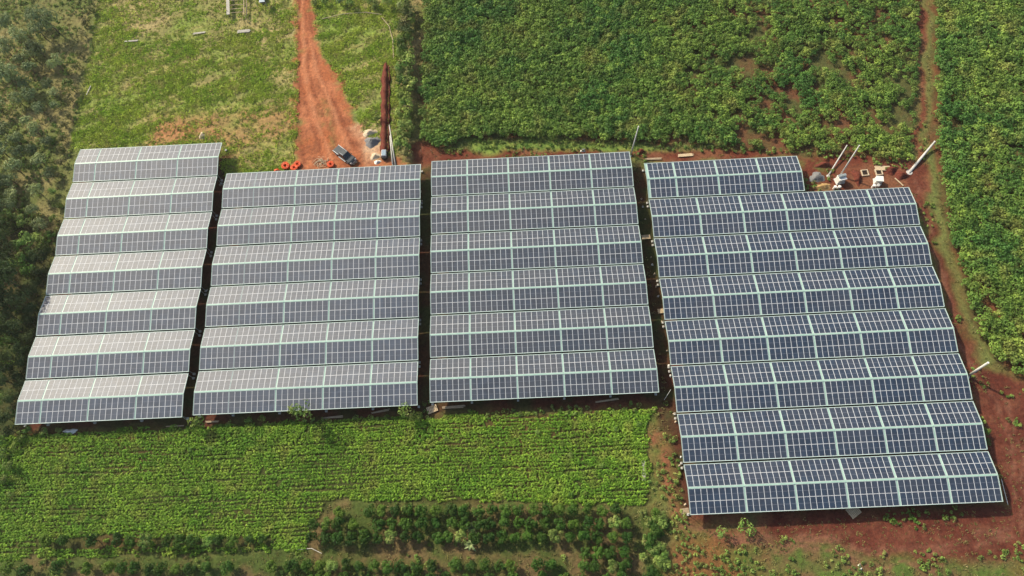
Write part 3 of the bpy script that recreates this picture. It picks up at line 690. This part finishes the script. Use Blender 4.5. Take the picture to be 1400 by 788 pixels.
# scrub on the left
S1 = [(54, 30, 11), (17, 38, 10), (35, 60, 12), (45, 78, 10), (12, 72, 12), (32, 86, 10), (44, 96, 10), (46, 134, 9), (57, 151, 9), (38, 168, 9), (52, 182, 9), (10, 184, 12), (25, 194, 9), (3, 152, 10), (6, 210, 12), (25, 233, 11), (48, 207, 8), (57, 222, 9), (3, 100, 11), (60, 76, 13), (60, 50, 11), (27, 140, 8), (68, 119, 7), (76, 129, 7), (76, 145, 6), (66, 196, 7), (20, 250, 9), (20, 267, 9), (22, 283, 9), (55, 265, 9), (58, 311, 9), (38, 118, 8), (30, 213, 8), (70, 240, 7), (5, 250, 9), (8, 290, 10), (48, 290, 8)]
for u, v, rp in S1: put(u, v, rp, scr, 'scrub_tree', 'grey-green shrubby tree in the %s of the left scrub' % ('top corner' if v < 80 else 'upper middle' if v < 160 else 'lower middle' if v < 240 else 'lower end'), 'tree', 'grey-green trees in the left scrub', 1.0, 1.2, sz=random.uniform(1.0, 1.4))
for u, v, rp, lb in ((76, 40, 17, 'largest dark blue-green tree near the top of the left scrub'), (21, 114, 17, 'broad blue-green tree on the left edge level with the meadow'), (82, 92, 11, 'pale blue-green tree with a silvery crown near the meadow edge')):
    put(u, v, rp, scr, 'scrub_tree', lb, 'tree', None, 1.5, 1.05, sz=1.4)
for u, v, rp in ((71, 82, 6), (125, 15, 6), (118, 32, 6), (115, 48, 6), (109, 74, 6), (107, 92, 6), (99, 122, 9), (96, 136, 7), (93, 160, 6), (88, 172, 6), (86, 190, 6), (84, 205, 6), (82, 222, 6), (80, 240, 5), (66, 94, 6)):
    put(u, v, rp*1.25, yel if rp < 8 else lim, 'yellow_shrub', 'pale yellow-green shrub in the line between scrub and meadow', 'shrub', 'yellowish shrubs along the meadow edge')
for u, v, rp in ((38, 332, 13), (61, 335, 10), (26, 338, 10), (44, 345, 9), (70, 322, 7), (52, 325, 9), (35, 305, 11), (75, 300, 7), (78, 282, 6), (72, 262, 6), (12, 637, 9), (19, 611, 8), (13, 676, 5), (29, 598, 8), (38, 588, 7), (3, 655, 8), (60, 590, 6), (80, 588, 5), (5, 620, 8)):
    put(u, v, rp, hed if (u+v) % 3 else lim, 'leafy_shrub', 'bright leafy shrub at the shaded left margin beside the leftmost block', 'shrub', 'leafy shrubs along the left margin')
D1 = [(22, 390, 26), (34, 412, 17), (12, 418, 18), (8, 375, 16), (6, 330, 14), (9, 454, 15), (27, 452, 13), (45, 400, 11), (12, 490, 14), (30, 478, 10), (5, 520, 13), (18, 545, 11), (6, 572, 11), (22, 512, 9), (52, 372, 9), (38, 440, 9), (14, 350, 12)]
for i, (u, v, rp) in enumerate(D1):
    put(u, v, rp, drk, 'shade_tree', 'largest dark tree crowding the left edge beside the leftmost block' if i == 0 else 'dark crowded tree at the left edge beside the leftmost block', 'tree', None if i == 0 else 'dark trees along the left edge', 2.0, 1.0, sz=1.5)
for u, v, rp in ((15, 300, 14), (3, 315, 14), (28, 360, 14), (44, 372, 12), (2, 400, 15), (45, 425, 11), (20, 435, 14), (2, 440, 14), (40, 460, 10), (16, 470, 14), (30, 495, 10), (2, 500, 12), (14, 505, 11), (28, 525, 8), (2, 545, 11), (16, 565, 9), (48, 355, 10), (58, 352, 9), (66, 345, 8), (52, 388, 8), (14, 590, 9), (2, 600, 9)):
    put(u, v, rp, drk+hed[:1], 'shade_tree', 'dark crowded tree at the left edge beside the leftmost block', 'tree', 'dark trees along the left edge', 1.6, 1.0, sz=random.uniform(1.1, 1.6))
for i in range(12):     # tall trees just off the left edge: they throw the shade seen along it
    x_, y_ = -113-random.random()*7, 26+i*5.2
    plant('shade_tree', (x_, y_, 0), random.uniform(5.5, 6.8), random.choice(drk), random.choice(tk), 'tall dark tree standing beyond the left edge of the photo', 'tree', 'tall trees beyond the left edge', sz=1.15)
# hedge between the meadow and the cassava
HD = [(465, 3, 8), (480, 5, 8), (505, 3, 8), (513, 9, 7), (530, 5, 9), (546, 9, 7), (444, 3, 6), (430, 5, 5)]
for u, v, rp in HD: put(u, v, rp, hed+scr[:1], 'hedge_shrub', 'rounded shrub in the hedge along the top edge beside the dirt track', 'shrub', 'shrubs along the top edge')
for i in range(31):
    v = 16+i*6.4; u = 556+math.sin(i*1.3)*3+random.uniform(-3, 3)-(v-16)*.014
    pool = drk if i in (1, 4, 5) else (yel if i % 9 == 3 else hed+lim)
    put(u, v, random.uniform(10, 13.5), pool, 'hedge_shrub', 'bushy shrub, %s in the hedge between meadow and cassava' % nth(i, 31, 'top', 'bottom'), 'shrub', 'hedge between meadow and cassava', 1.0)
for u, v, rp in ((572, 18, 6), (571, 32, 5), (573, 45, 5), (571, 75, 5), (570, 100, 5), (571, 125, 5), (568, 160, 5)): put(u, v, rp, yel, 'yellow_shrub', 'thin tawny shrub between the hedge and the cassava field', 'shrub', 'tawny shrubs beside the cassava')
ban = star_mesh('leaves', 9, 2.2, .5, M['lime'], 77, .7, 1.5)
p = G(553, 203, 1.5); e = empty('banana_plant', (p[0], p[1], 0)); tag(e, 'bright green banana plant with long leaves at the foot of the hedge', 'plant'); link('leaves', ban, e); link('stem', MB().tube([(0, 0, 0), (0, 0, 1.6)], [.16, .1], 8).mesh('stem', M['hedge'], True), e)
p = G(516, 164, .3); e = empty('bright_bush', (p[0], p[1], 0), 0, 1.1); tag(e, 'low bright green bush beside the long red soil mound', 'bush'); link('crown', lim[0], e); link('trunk', tk[1], e)
p = G(1347, 583, .5)
for du, dv, rr in ((0, 0, 7), (-3, -16, 6), (4, 14, 6)): put(1346+du, 590+dv, rr, hed, 'roadside_shrub', 'green weedy shrub on red soil right of the largest block', 'shrub', 'weedy shrubs right of the largest block')

# ------------------------------------------------------------------ poles, boxes, heaps, timber
def pole(u0, v0, u1, v1, r0, r1, L, lab, mat='concrete'):
    a = G(u0, v0, 0)
    # height of the tip: where the pole of length L through the pixel (u1, v1) ends
    best = min((abs(np.linalg.norm(G(u1, v1, h)-a)-L), h) for h in np.arange(1, 14, .05)); h = best[1]
    t = G(u1, v1, h); d = Vector(t-a)
    e = empty('utility_pole', tuple(a)); tag(e, lab, 'pole')
    MB().tube([-d*.03, d], [r0, r1], 12).build('shaft', M[mat], e, smooth=True)
    MB().tube([d*.995, d*1.004], [r1*1.12, r1*1.12], 12).build('cap', M['white'], e)
    MB().tube([(0, 0, -.1), (0, 0, .12)], [r0*2.2, r0*2], 12).build('footing', M['concrete'], e)
    return e
pole(862, 213, 873, 173, .15, .10, 7.5, 'slim pale pole standing at the back right corner of the third block')
pole(1132, 241, 1158, 199, .16, .11, 8, 'slim pale pole on the left of the white transformer box')
pole(1148, 241, 1175, 199, .16, .11, 8, 'slim pale pole rising behind the white transformer box')
pole(1243, 236, 1278, 194, .30, .20, 9, 'thick white pole at the back right corner of the largest block')
pole(1322, 515, 1351, 496, .24, .17, 6, 'thick white pole leaning out beside the right edge of the largest block')

def lowbox(u, v, sx, sy, sz, rz, lab, mat='white'):
    p = G(u, v, 0); e = empty('transformer_box', (p[0], p[1], 0), rz); tag(e, lab, 'box')
    MB().box((0, 0, .06), (sx+.3, sy+.3, .12)).build('plinth', M['concrete'], e)
    MB().box((0, 0, .12+sz/2), (sx, sy, sz)).build('body', M[mat], e, bevel=.03)
    MB().box((0, 0, .15+sz), (sx+.12, sy+.12, .07)).build('lid', M['white'], e, bevel=.02)
    MB().box((sx*.2, -sy/2-.02, .12+sz*.5), (sx*.45, .03, sz*.75)).build('door', M['white'], e)
    return e
e = lowbox(1147, 248, 1.5, 1.2, 1.4, .2, 'white transformer box with grey equipment on top between the slim poles')
m = MB()
for k in range(4): m.tube([(-.5+.33*k, .15, 1.6), (-.5+.33*k, .15, 2.15)], [.11, .06], 8)
m.box((0, .2, 1.85), (1.5, .55, .35)); m.build('grey_equipment', M['steel'], e)
lowbox(1199, 249, 1.3, 1.1, 1.15, -.15, 'plain white box right of the transformer, in front of the square pits')
for u, v, lb in ((1182, 237, 'left square earth pit behind the plain white box'), (1201, 236, 'right square earth pit beside the stacked planks')):
    p = G(u, v, 0); e = empty('square_pit', (p[0], p[1], .0), .05); tag(e, lb, 'pit')
    m = MB()
    for c_, d_ in (((0, .62, .12), (1.4, .16, .3)), ((0, -.62, .12), (1.4, .16, .3)), ((.62, 0, .12), (.16, 1.08, .3)), ((-.62, 0, .12), (.16, 1.08, .3))): m.box(c_, d_)
    m.build('rim', M['sand'], e); MB().box((0, 0, .07), (1.08, 1.08, .04)).build('floor', M['pit'], e)  # floor near black: the shade of a deep hole put into its colour
def stack(u, v, L, W_, n, rz, lab, mat, name='plank_stack', layers=1, z=.18, cat='planks', th=.05):
    p = G(u, v, 0); e = empty(name, (p[0], p[1], z-.1), rz); tag(e, lab, cat)
    for l in range(layers):
        for k in range(n):
            MB().box((random.uniform(-.1, .1), (k-(n-1)/2)*W_*1.05, .12+l*(th+.01)), (L*random.uniform(.85, 1), W_, th), random.uniform(-.03, .03)).build('plank', M[mat], e)
    return e
stack(1206, 231, 3.3, .2, 5, -.05, 'pile of pale planks behind the right square pit', 'palewood', layers=2)
stack(1229, 250, 2.4, .24, 1, -1.0, 'single pale board lying on red soil near the thick corner pole', 'palewood', name='board', cat='board')
stack(937, 213, 3.4, .16, 4, .02, 'thin pale planks lying on the soil bank behind the largest block', 'palewood')
stack(893, 218, 3.6, .14, 3, .0, 'thin boards between the third block and the largest block', 'wood')
stack(273, 46, 3.2, .22, 2, .1, 'pair of pale planks in the meadow left of the timber pen', 'greywood')
stack(180, 57, 3.4, .18, 2, .05, 'long thin planks farthest left in the meadow', 'greywood')
stack(334, 44, 3.0, .26, 3, .05, 'stack of silver-grey sheets just below the timber pen', 'greywood', layers=3)
stack(122, 124, 2.6, .2, 1, 1.35, 'upright-lying grey board at the edge of scrub and meadow', 'greywood', name='board', cat='board')
stack(880, 643, 3.6, .16, 4, 1.5, 'bundle of pale sticks lying at the right end of the crop rows', 'greywood', name='stick_bundle', cat='sticks')
stack(450, 751, .1, .1, 1, 0, 'thin', 'greywood') if False else None
for u, v, L, n, rz, lb in ((600+20, 557, 4.2, 3, .03, 'thin boards under the front edge of the third block on its left'), (830, 548, 4.6, 2, .12, 'long pale laths under the front edge of the third block on its right'), (520, 563, 3.5, 2, .15, 'laths lying under the front edge of the second block on its right'), (290, 577, 2.6, 2, .0, 'short boards in the dirt beside the yellow-green sapling'), (455, 571, 4, 2, .05, 'thin boards on dirt just right of the spindly young tree'), (240, 583, 3.5, 1, .0, 'long lath below the right corner of the leftmost block')):
    stack(u, v, L, .15, n, rz, lb, 'wood')
def pallet(u, v, sx, sy, rz, lab, mat='palewood'):
    p = G(u, v, 0); e = empty('wooden_pallet', (p[0], p[1], .12), rz); tag(e, lab, 'pallet')
    n = 7; m = MB()
    for k in range(n): m.box((-sx/2+sx*(k+.5)/n, 0, .15), (sx/n*.8, sy, .03))
    m.build('deck_boards', M[mat], e); m = MB()
    for k in (-1, 0, 1): m.box((0, k*(sy/2-.06), .07), (sx, .1, .12))
    m.build('bearers', M[mat], e)
pallet(591, 560, 1.9, 1.25, .35, 'pale wooden pallet at the front end of the alley between second and third blocks')
pallet(1166, 699, 2.0, 1.8, .55, 'slatted pallet sticking out under the front edge of the largest block')
pallet(883, 325, 1.7, .9, .05, 'wooden pallet in the alley left of the largest block, the farther one')
pallet(903, 426, 1.1, .9, .05, 'small pale pallet in the alley left of the largest block, the nearer one')
pallet(936, 699, 1.4, .9, .1, 'small stack of slats by the front left corner of the largest block', 'wood')

def heap(name, u, v, rx, ry, h, rz, mat, lab, cat='heap', seed=1):
    p = G(u, v, 0); n, k = 28, 11; r = np.random.default_rng(seed); Vs = [(0, 0, h)]; fs = []
    for i in range(1, k+1):
        t = i/k
        for j in range(n):
            a = 6.283*j/n; q = 1+.16*math.sin(3*a+seed)+.08*math.sin(7*a+seed*2)+r.normal()*.03
            zz = h*(math.cos(math.pi*t)*.5+.5)*(1+r.normal()*.10)-(.15 if i == k else 0)
            Vs.append((math.cos(a)*rx*t*q, math.sin(a)*ry*t*q, zz))
    for j in range(n): fs.append((0, 1+j, 1+(j+1) % n))
    for i in range(k-1):
        for j in range(n):
            a = 1+i*n+j; b_ = 1+i*n+(j+1) % n; fs.append((a, a+n, b_+n, b_))
    o = MB().add(Vs, fs).build(name, M[mat], None, (p[0], p[1], 0), (0, 0, rz), smooth=True)
    return tag(o, lab, cat)
heap('gravel_heap', 509, 194, 1.9, 1.5, .9, .2, 'gravel', 'dark grey gravel heap beside the long red soil mound', seed=1)
heap('sand_heap', 506, 182, 1.9, 1.1, .75, .1, 'sand', 'pale sand heap touching the gravel heap on its upper side', seed=2)
heap('sand_heap', 513, 214, 1.2, .9, .5, .3, 'sand', 'small whitish sand heap left of the grey cart', seed=3)
heap('sand_heap', 516, 222, .8, .5, .35, .3, 'white', 'tiny white powder heap at the back edge of the second block', seed=33)
heap('gravel_heap', 1117, 243, 1.7, 1.3, .8, .2, 'gravel', 'grey gravel heap right of the short back row', seed=4)
heap('sand_heap', 1125, 256, 1.9, .9, .65, .0, 'tansand', 'tan sand heap in front of the slim poles', seed=5)
for u, v, rx, ry, lb, sd_ in ((1217, 233, 1.7, 1.2, 'red soil heap between the plank pile and the thick corner pole', 6), (1172, 243, 1.0, 2.0, 'long red soil heap between the two white boxes', 7), (1232, 240, 1.6, 1.2, 'red soil heap just left of the thick corner pole', 8), (877, 208, 1.2, .8, 'small orange soil heap at the foot of the slim corner pole', 9), (1127, 226, 2.0, .8, 'low red soil heap behind the slim poles', 10)):
    heap('soil_heap', u, v, rx, ry, .8, 0, 'redsoil', lb, seed=sd_)
heap('trash_pile', 96, 590, 1.3, .5, .35, 0, 'lamp', 'crumpled whitish sheet on grass below the leftmost block', 'sheet', 12)
# long mound of dug earth with its trench
a, b_ = G(528, 86), G(526, 213); m = MB(); n = 60; prof = [(-1.05, 0), (-.7, .45), (-.2, .8), (.25, .62), (.45, .18), (.62, .1), (.78, .55), (.95, .35), (1.1, 0)]
r = np.random.default_rng(5); vs = []
for i in range(n+1):
    t = i/n; c_ = a+(b_-a)*t; w_ = min(1, .35+t*6, .5+(1-t)*8)*(1+.12*math.sin(i*.7))
    for (px_, pz) in prof: vs.append((c_[0]+px_*w_+r.normal()*.05, c_[1]+r.normal()*.05, pz*w_*(1+r.normal()*.12)-.03))
k_ = len(prof)
m.add([(q[0]-a[0], q[1]-a[1], q[2]) for q in vs], [(i*k_+j, i*k_+j+1, (i+1)*k_+j+1, (i+1)*k_+j) for i in range(n) for j in range(k_-1)])
tag(m.build('soil_mound', M['redsoil'], None, (a[0], a[1], 0), smooth=True), 'long narrow mound of dark red dug soil running up beside the hedge', 'mound')
# lying concrete poles
for (u0, v0, u1, v1), lb in (((532, 171, 541, 228), 'longer grey pole lying on the ground beside the red soil mound'), ((533, 186, 537, 226), 'shorter grey pole lying alongside the longer one by the mound')):
    a, b_ = Vector(G(u0, v0, .25)), Vector(G(u1, v1, .25)); e = empty('lying_pole', tuple(a)); tag(e, lb, 'pole')
    MB().tube([(0, 0, 0), b_-a], [.11, .17], 10).build('shaft', M['concrete'], e, smooth=True)
    MB().tube([(b_-a)*.995, (b_-a)*1.004], [.18, .18], 10).build('collar', M['steel'], e)
# grey cart beside the mound
p = G(526, 213); e = empty('site_cart', (p[0], p[1], 0), 0); tag(e, 'small grey-white box cart at the lower end of the long soil mound', 'cart')
MB().box((0, 0, .75), (1.0, 1.5, .8)).build('tub', M['lamp'], e, bevel=.08); MB().box((0, 0, 1.17), (.84, 1.3, .05)).build('cover', M['bluegrey'], e)
MB().box((0, -.95, .5), (.9, .4, .6)).build('engine_box', M['black'], e, bevel=.04)
for s in (-1, 1):
    for yy in (-.5, .5): MB().tube([(s*.55, yy, .3), (s*.67, yy, .3)], [.3, .3], 14).build('wheel', M['black'], e)
MB().bar((0, .7, .5), (-.4, 2.6, .3), .08, .08).build('drawbar', M['palewood'], e)
# orange conduit coils
def coil(u, v, rz, tilt, lab, s=1.0):
    p = G(u, v, .3); e = empty('conduit_coil', (p[0], p[1], 0), rz, s); tag(e, lab, 'cable coil')
    m = MB(); ring = []
    for ly in range(4):
        for lr in range(3):
            R_ = .34+.15*lr+random.uniform(-.02, .02); z = .09+.15*ly
            pts = [(math.cos(t*.3307)*R_*(1+.02*math.sin(t)), math.sin(t*.3307)*R_, z+.012*math.sin(t*1.7+ly)) for t in range(20)]
            m.tube(pts, .078, 6, False)
    for k in range(20): pass
    o = m.build('coil', M['orange'], e, smooth=True, rot=(tilt, 0, 0))
    m = MB()
    for k in range(3):
        aa = k*2.1; m.box((math.cos(aa)*.5, math.sin(aa)*.5, .32), (.5, .06, .66), aa)
    m.build('tie_band', M['orange'], e, rot=(tilt, 0, 0))
coil(390.5, 227, 0, .15, 'orange conduit coil left of the stacked pair behind the second block', 1.15)
coil(406.5, 225, 1, .1, 'orange conduit coil at the upper right of the close pair')
coil(402, 230, 2, .1, 'orange conduit coil at the lower left of the close pair', 1.05)
coil(452, 225, .5, .1, 'lone orange conduit coil beside the dry twigs and the pickup')
coil(378, 233, .3, 1.2, 'orange conduit coil mostly hidden behind the second block, farthest left', .9)
# dry twigs
p = G(440, 222); m = MB(); rr = random.Random(3)
for k in range(46):
    aa = rr.random()*6.28; q = rr.random()*1.5; a_ = Vector((math.cos(aa)*q, math.sin(aa)*q, .05+rr.random()*.2)); bb = aa+1.57+rr.uniform(-.6, .6)
    d_ = Vector((math.cos(bb), math.sin(bb), rr.uniform(-.1, .2)))*rr.uniform(.5, 1.2); m.tube([a_, a_+d_*.5+Vector((0, 0, .08)), a_+d_], [.055, .045, .03], 5)
tag(m.build('twig_pile', M['hay'], None, (p[0], p[1], 0)), 'loose round tangle of pale dry twigs left of the lone coil', 'twigs')

# ------------------------------------------------------------------ pickup truck
a, b_ = G(458, 203, .5), G(485, 223, .5); mid = (a+b_)/2; ang = math.atan2(b_[1]-a[1], b_[0]-a[0])
e = empty('pickup_truck', (mid[0], mid[1], .03), ang); tag(e, 'dark slate pickup truck parked on the orange dirt behind the second block', 'pickup truck')
def section(x0, x1, prof0, prof1):
    n_ = len(prof0); return MB().add([(x0, y_, z_) for y_, z_ in prof0]+[(x1, y_, z_) for y_, z_ in prof1], [tuple(reversed(range(n_))), tuple(range(n_, 2*n_))]+[(i, (i+1) % n_, (i+1) % n_+n_, i+n_) for i in range(n_)])
hw = .93
body = MB().prism([(-2.6, .42), (-2.62, .98), (-.75, 1.02), (.9, 1.04), (2.2, .98), (2.58, .80), (2.62, .42), (2.15, .36), (-2.1, .36)], -hw, hw)
body.build('body', M['carpaint'], e, bevel=.07)
cab = MB().add([(x_*1.0, s*y_, z_) for s in (-1, 1) for x_, y_, z_ in ((-.75, hw-.02, 1.0), (-.6, hw-.16, 1.72), (.55, hw-.18, 1.74), (1.3, hw-.06, 1.03))], [(0, 1, 2, 3), (7, 6, 5, 4), (0, 4, 5, 1), (1, 5, 6, 2), (2, 6, 7, 3), (3, 7, 4, 0)])
cab.build('cab', M['carpaint'], e, bevel=.05)
MB().add([(1.24, -.76, 1.10), (1.24, .76, 1.10), (.62, .68, 1.71), (.62, -.68, 1.71)], [(0, 1, 2, 3)]).add([(1.262, -.76, 1.112), (1.262, .76, 1.112), (.642, .68, 1.722), (.642, -.68, 1.722)], [(0, 1, 2, 3)]).build('windscreen', M['carglass'], e)
MB().add([(-.757, -.72, 1.12), (-.757, .72, 1.12), (-.638, .66, 1.66), (-.638, -.66, 1.66)], [(3, 2, 1, 0)]).build('rear_window', M['carglass'], e)
for s in (-1, 1):
    for x0_, x1_, x2_, x3_ in ((-.62, -.06, -.06, -.52), (.02, 1.02, .52, .02)):
        y0_, y1_ = s*(hw+.002-.035), s*(hw-.15)
        MB().add([(x0_, y0_, 1.10), (x1_, y0_, 1.10), (x2_, y1_, 1.66), (x3_, y1_, 1.66)], [(0, 1, 2, 3) if s < 0 else (3, 2, 1, 0)]).build('side_window', M['carglass'], e)
    MB().bar((-2.55, s*(hw-.07), 1.07), (-.85, s*(hw-.07), 1.07), .10, .09).build('bed_rail', M['lamp'], e)
    MB().bar((-.55, s*.62, 1.79), (.5, s*.62, 1.79), .05, .06).build('roof_rail', M['alu'], e)
    MB().box((2.56, s*.68, .80), (.12, .34, .16)).build('headlight', M['lamp'], e, bevel=.03)
    MB().box((-2.63, s*.84, .82), (.05, .14, .3)).build('tail_light', M['redlamp'], e)
    MB().box((1.15, s*(hw+.12), 1.12), (.14, .2, .14)).build('mirror', M['carpaint'], e, bevel=.03)
    MB().box((0.1, s*(hw+.05), .42), (2.0, .16, .05)).build('side_step', M['alu'], e)
    for x_ in (-1.6, 1.65):
        wh = MB().tube([(x_, s*(hw-.2), .37), (x_, s*(hw+.03), .37)], [.38, .38], 18).build('wheel', M['black'], e)
        MB().tube([(x_, s*(hw+.02), .37), (x_, s*(hw+.045), .37)], [.22, .2], 12).build('rim', M['alu'], wh)
MB().box((-1.68, 0, 1.035), (1.72, 1.62, .05)).build('bed_cover', M['carpaint'], e, bevel=.02)
MB().box((2.64, 0, .5), (.1, 1.6, .2)).build('front_bumper', M['alu'], e, bevel=.03)
MB().box((-2.66, 0, .5), (.1, 1.7, .18)).build('rear_bumper', M['alu'], e, bevel=.03)
MB().box((2.61, 0, .74), (.05, .8, .2)).build('grille', M['black'], e)
for u, v, lb in ((486, 222, 'small pale sack on the dirt by the front right of the pickup'), (483, 224, 'pale crumpled sack just below the front bumper of the pickup')):
    heap('cement_sack', u, v, .35, .28, .38, .4, 'sand', lb, 'sack', u)
heap('cement_sack', 516, 171, .3, .2, .25, .4, 'sand', 'small yellowish lump on grass above the pale sand heap', 'sack', 41)
heap('cement_sack', 276.5, 186, .75, 1.0, .55, .4, 'sand', 'cream-coloured lump just behind the leftmost block', 'sack', 42)
heap('cement_sack', 797, 206, .6, .4, .5, .4, 'white', 'small white sack peeking over the back edge of the third block', 'sack', 43)
for u, v, k_ in ((1175, 773, 50), (1177, 778, 51)):
    heap('litter_scrap', u, v, .28, .2, .2, .5, 'white', 'white scrap on dry grass near the bottom right, %s of two' % ('upper' if k_ == 50 else 'lower'), 'litter', k_)
# white insulators peeking over the second row of the largest block
for u, v, lb in ((1142, 259, 'left pair of white drums below the transformer box'), (1195, 257, 'right pair of white drums below the plain white box')):
    p = G(u+2, v-2, .4); e = empty('drum_pair', (p[0], p[1], 0)); tag(e, lb, 'drums')
    for s in (-1, 1): MB().tube([(s*.42, 0, 0), (s*.42, 0, .9), (s*.42, 0, .98)], [.3, .32, .22], 14).build('drum', M['white'], e, smooth=False)
# debris and footings along the alley left of the largest block
rd = random.Random(9)
for u, v in ((877, 272), (879, 283), (882, 300), (890, 352), (892, 362), (895, 375), (897, 392), (900, 405), (905, 440), (907, 448), (912, 480), (915, 500), (917, 514), (922, 566), (924, 577), (931, 625), (929, 637), (937, 690), (575, 262), (572, 268), (577, 275), (301, 253), (284, 397)):
    heap('pale_stone', u, v, rd.uniform(.18, .32), rd.uniform(.16, .3), rd.uniform(.3, .5), rd.random(), 'sand' if rd.random() < .6 else 'white', 'small pale stone in the alley %s' % ('left of the largest block' if u > 800 else 'between the second and third blocks' if u > 500 else 'between the first and second blocks'), 'stone', rd.randint(1, 99))['group'] = 'pale stones in the alleys'
# bracing wires at the block corners
def wire(pts, lab, r_=.02):
    q = [Vector(G(u, v, z)) for u, v, z in pts]; o = MB().tube([k_-q[0] for k_ in q], r_, 5).build('guy_wire', M['white'], None, tuple(q[0])); tag(o, lab, 'wire')
wire([(249, 570, 2.6), (262, 579, .1)], 'thin wire from the front right corner of the leftmost block to the ground')
wire([(917, 533, 2.3), (908, 547, .1)], 'thin pale stay wire standing in the alley left of the largest block', .04)
wire([(1369, 655, .1), (1378, 690, .1)], 'thin pole lying on red soil right of the largest block', .05)
wire([(405, 752, .1), (426, 750, .15), (440, 757, .1)], 'pale fallen branch at the bottom left corner of the plantation', .04)

# fence posts behind the third block
fp = MB().tube([(0, 0, -.1), (.03, 0, .7), (.0, .02, 1.35)], [.055, .05, .04], 6).mesh('fence_post', M['wood'], True)
for fi, u in enumerate((576, 590, 627, 654, 703, 717, 733, 754, 779, 801, 822, 845, 862, 905, 948, 1010, 1045)):
    p = G(u+random.uniform(-2, 2), 211-abs(u-760)*.004 if u < 900 else 209); o = link('fence_post', fp, None, (p[0], p[1], 0), (random.gauss(0, .07), random.gauss(0, .07), 0))
    tag(o, 'thin weathered fence post, %s along the red soil bank' % nth(fi, 17), 'post', 'fence posts along the soil bank')
# meadow fences: brushwood rails
for pts, lb in ((((440, 26), (470, 19), (500, 17), (522, 20)), 'low rail of cut branches along the top of the small meadow'), (((522, 24), (532, 36), (537, 55), (538, 80)), 'pale branch rail down the right side of the small meadow')):
    q = [Vector(G(u, v, .25)) for u, v in pts]; tag(MB().tube([k_-q[0] for k_ in q], .07, 6).build('branch_rail', M['hay'], None, tuple(q[0])), lb, 'rail')

# ------------------------------------------------------------------ timber pen and blue lean-to at the top
e0 = G(313, 19); e = empty('timber_pen', tuple(e0)); tag(e, 'open timber pen with cross rails at the top edge left of the dirt track', 'pen')
def lp(u, v, z): return Vector(G(u, v, z)-e0)
MB().bar(lp(312, 20, 1.1), lp(311, -12, 1.1), .75, .1).build('side_board', M['greywood'], e)
for u, v in ((313, 20), (312, -8), (333.5, 17), (333.5, -8)): MB().tube([lp(u, v, 0)*1.0, lp(u, v, 0)+Vector((0, 0, 1.4))], .08, 6).build('post', M['wood'], e)
for v in (-7, 0, 6.5, 12, 17): MB().tube([lp(315, v+.8, 1.15), lp(334, v-.5, 1.15)], .06, 6).build('rail', M['palewood'], e)
MB().tube([lp(333.5, -10, 1.2), lp(333.5, 20, 1.2)], .09, 6).build('rail', M['palewood'], e)
MB().tube([lp(337, -10, 1.0), lp(337, 22, .6)], .12, 6).build('rail', M['wood'], e)
MB().tube([lp(334, 20, 1.1), lp(339, 31, .1)], .06, 6).build('brace', M['wood'], e)
MB().tube([lp(312, 19, 1.0), lp(318, 31, .1)], .07, 6).build('brace', M['pit'], e)
e0 = G(360, 4); e = empty('lean_to', tuple(e0)); tag(e, 'small lean-to with a blue-grey sheet roof on thin posts at the top edge', 'shelter')
MB().add([lp(355, -8, 2.2), lp(362, -8, 2.3), lp(362, 2.5, 2.1), (lp(354, 3.5, 2.0))]+[lp(355, -8, 2.15), lp(362, -8, 2.25), lp(362, 2.5, 2.05), lp(354, 3.5, 1.95)], [(3, 2, 1, 0), (4, 5, 6, 7), (0, 1, 5, 4), (1, 2, 6, 5), (2, 3, 7, 6), (3, 0, 4, 7)]).build('roof', M['bluegrey'], e)
MB().box(lp(358, -2, .6), (1.2, 1.6, 1.2)).build('crate', M['black'], e)
for u, v in ((352.5, 10), (365.5, 10), (353, -6), (365, -6)): MB().tube([lp(u, v, 0), lp(u, v, 0)+Vector((0, 0, 2.4))], .06, 6).build('post', M['greywood'], e)
# sliver of another panel table at the left edge
p = G(3, 441, 1.5); e = empty('panel_table', (p[0]-.7, p[1], 0), .1); tag(e, 'tilted panel table mostly cut off by the left edge among the dark trees', 'solar array')
link('solar_panel', PM['glare_pale'], e, (0, 0, 3.2), (.25, 0, 0)); MB().tube([(0, 0, 0), (0, 0, 3.2)], .08, 8).build('post', M['steel'], e)

# ------------------------------------------------------------------ air
m = bpy.data.materials.new('haze'); m.use_nodes = True; nt = m.node_tree
for n in list(nt.nodes):
    if n.type != 'OUTPUT_MATERIAL': nt.nodes.remove(n)
pv = N(nt, 'ShaderNodeVolumePrincipled'); pv.inputs['Color'].default_value = (.95, .93, .88, 1); pv.inputs['Density'].default_value = .00013; pv.inputs['Anisotropy'].default_value = .35
nt.links.new(pv.outputs[0], nt.nodes['Material Output'].inputs['Volume'])
tag(MB().box((0, 0, 62.5), (6400, 6400, 129)).build('haze', m), kind='stuff')
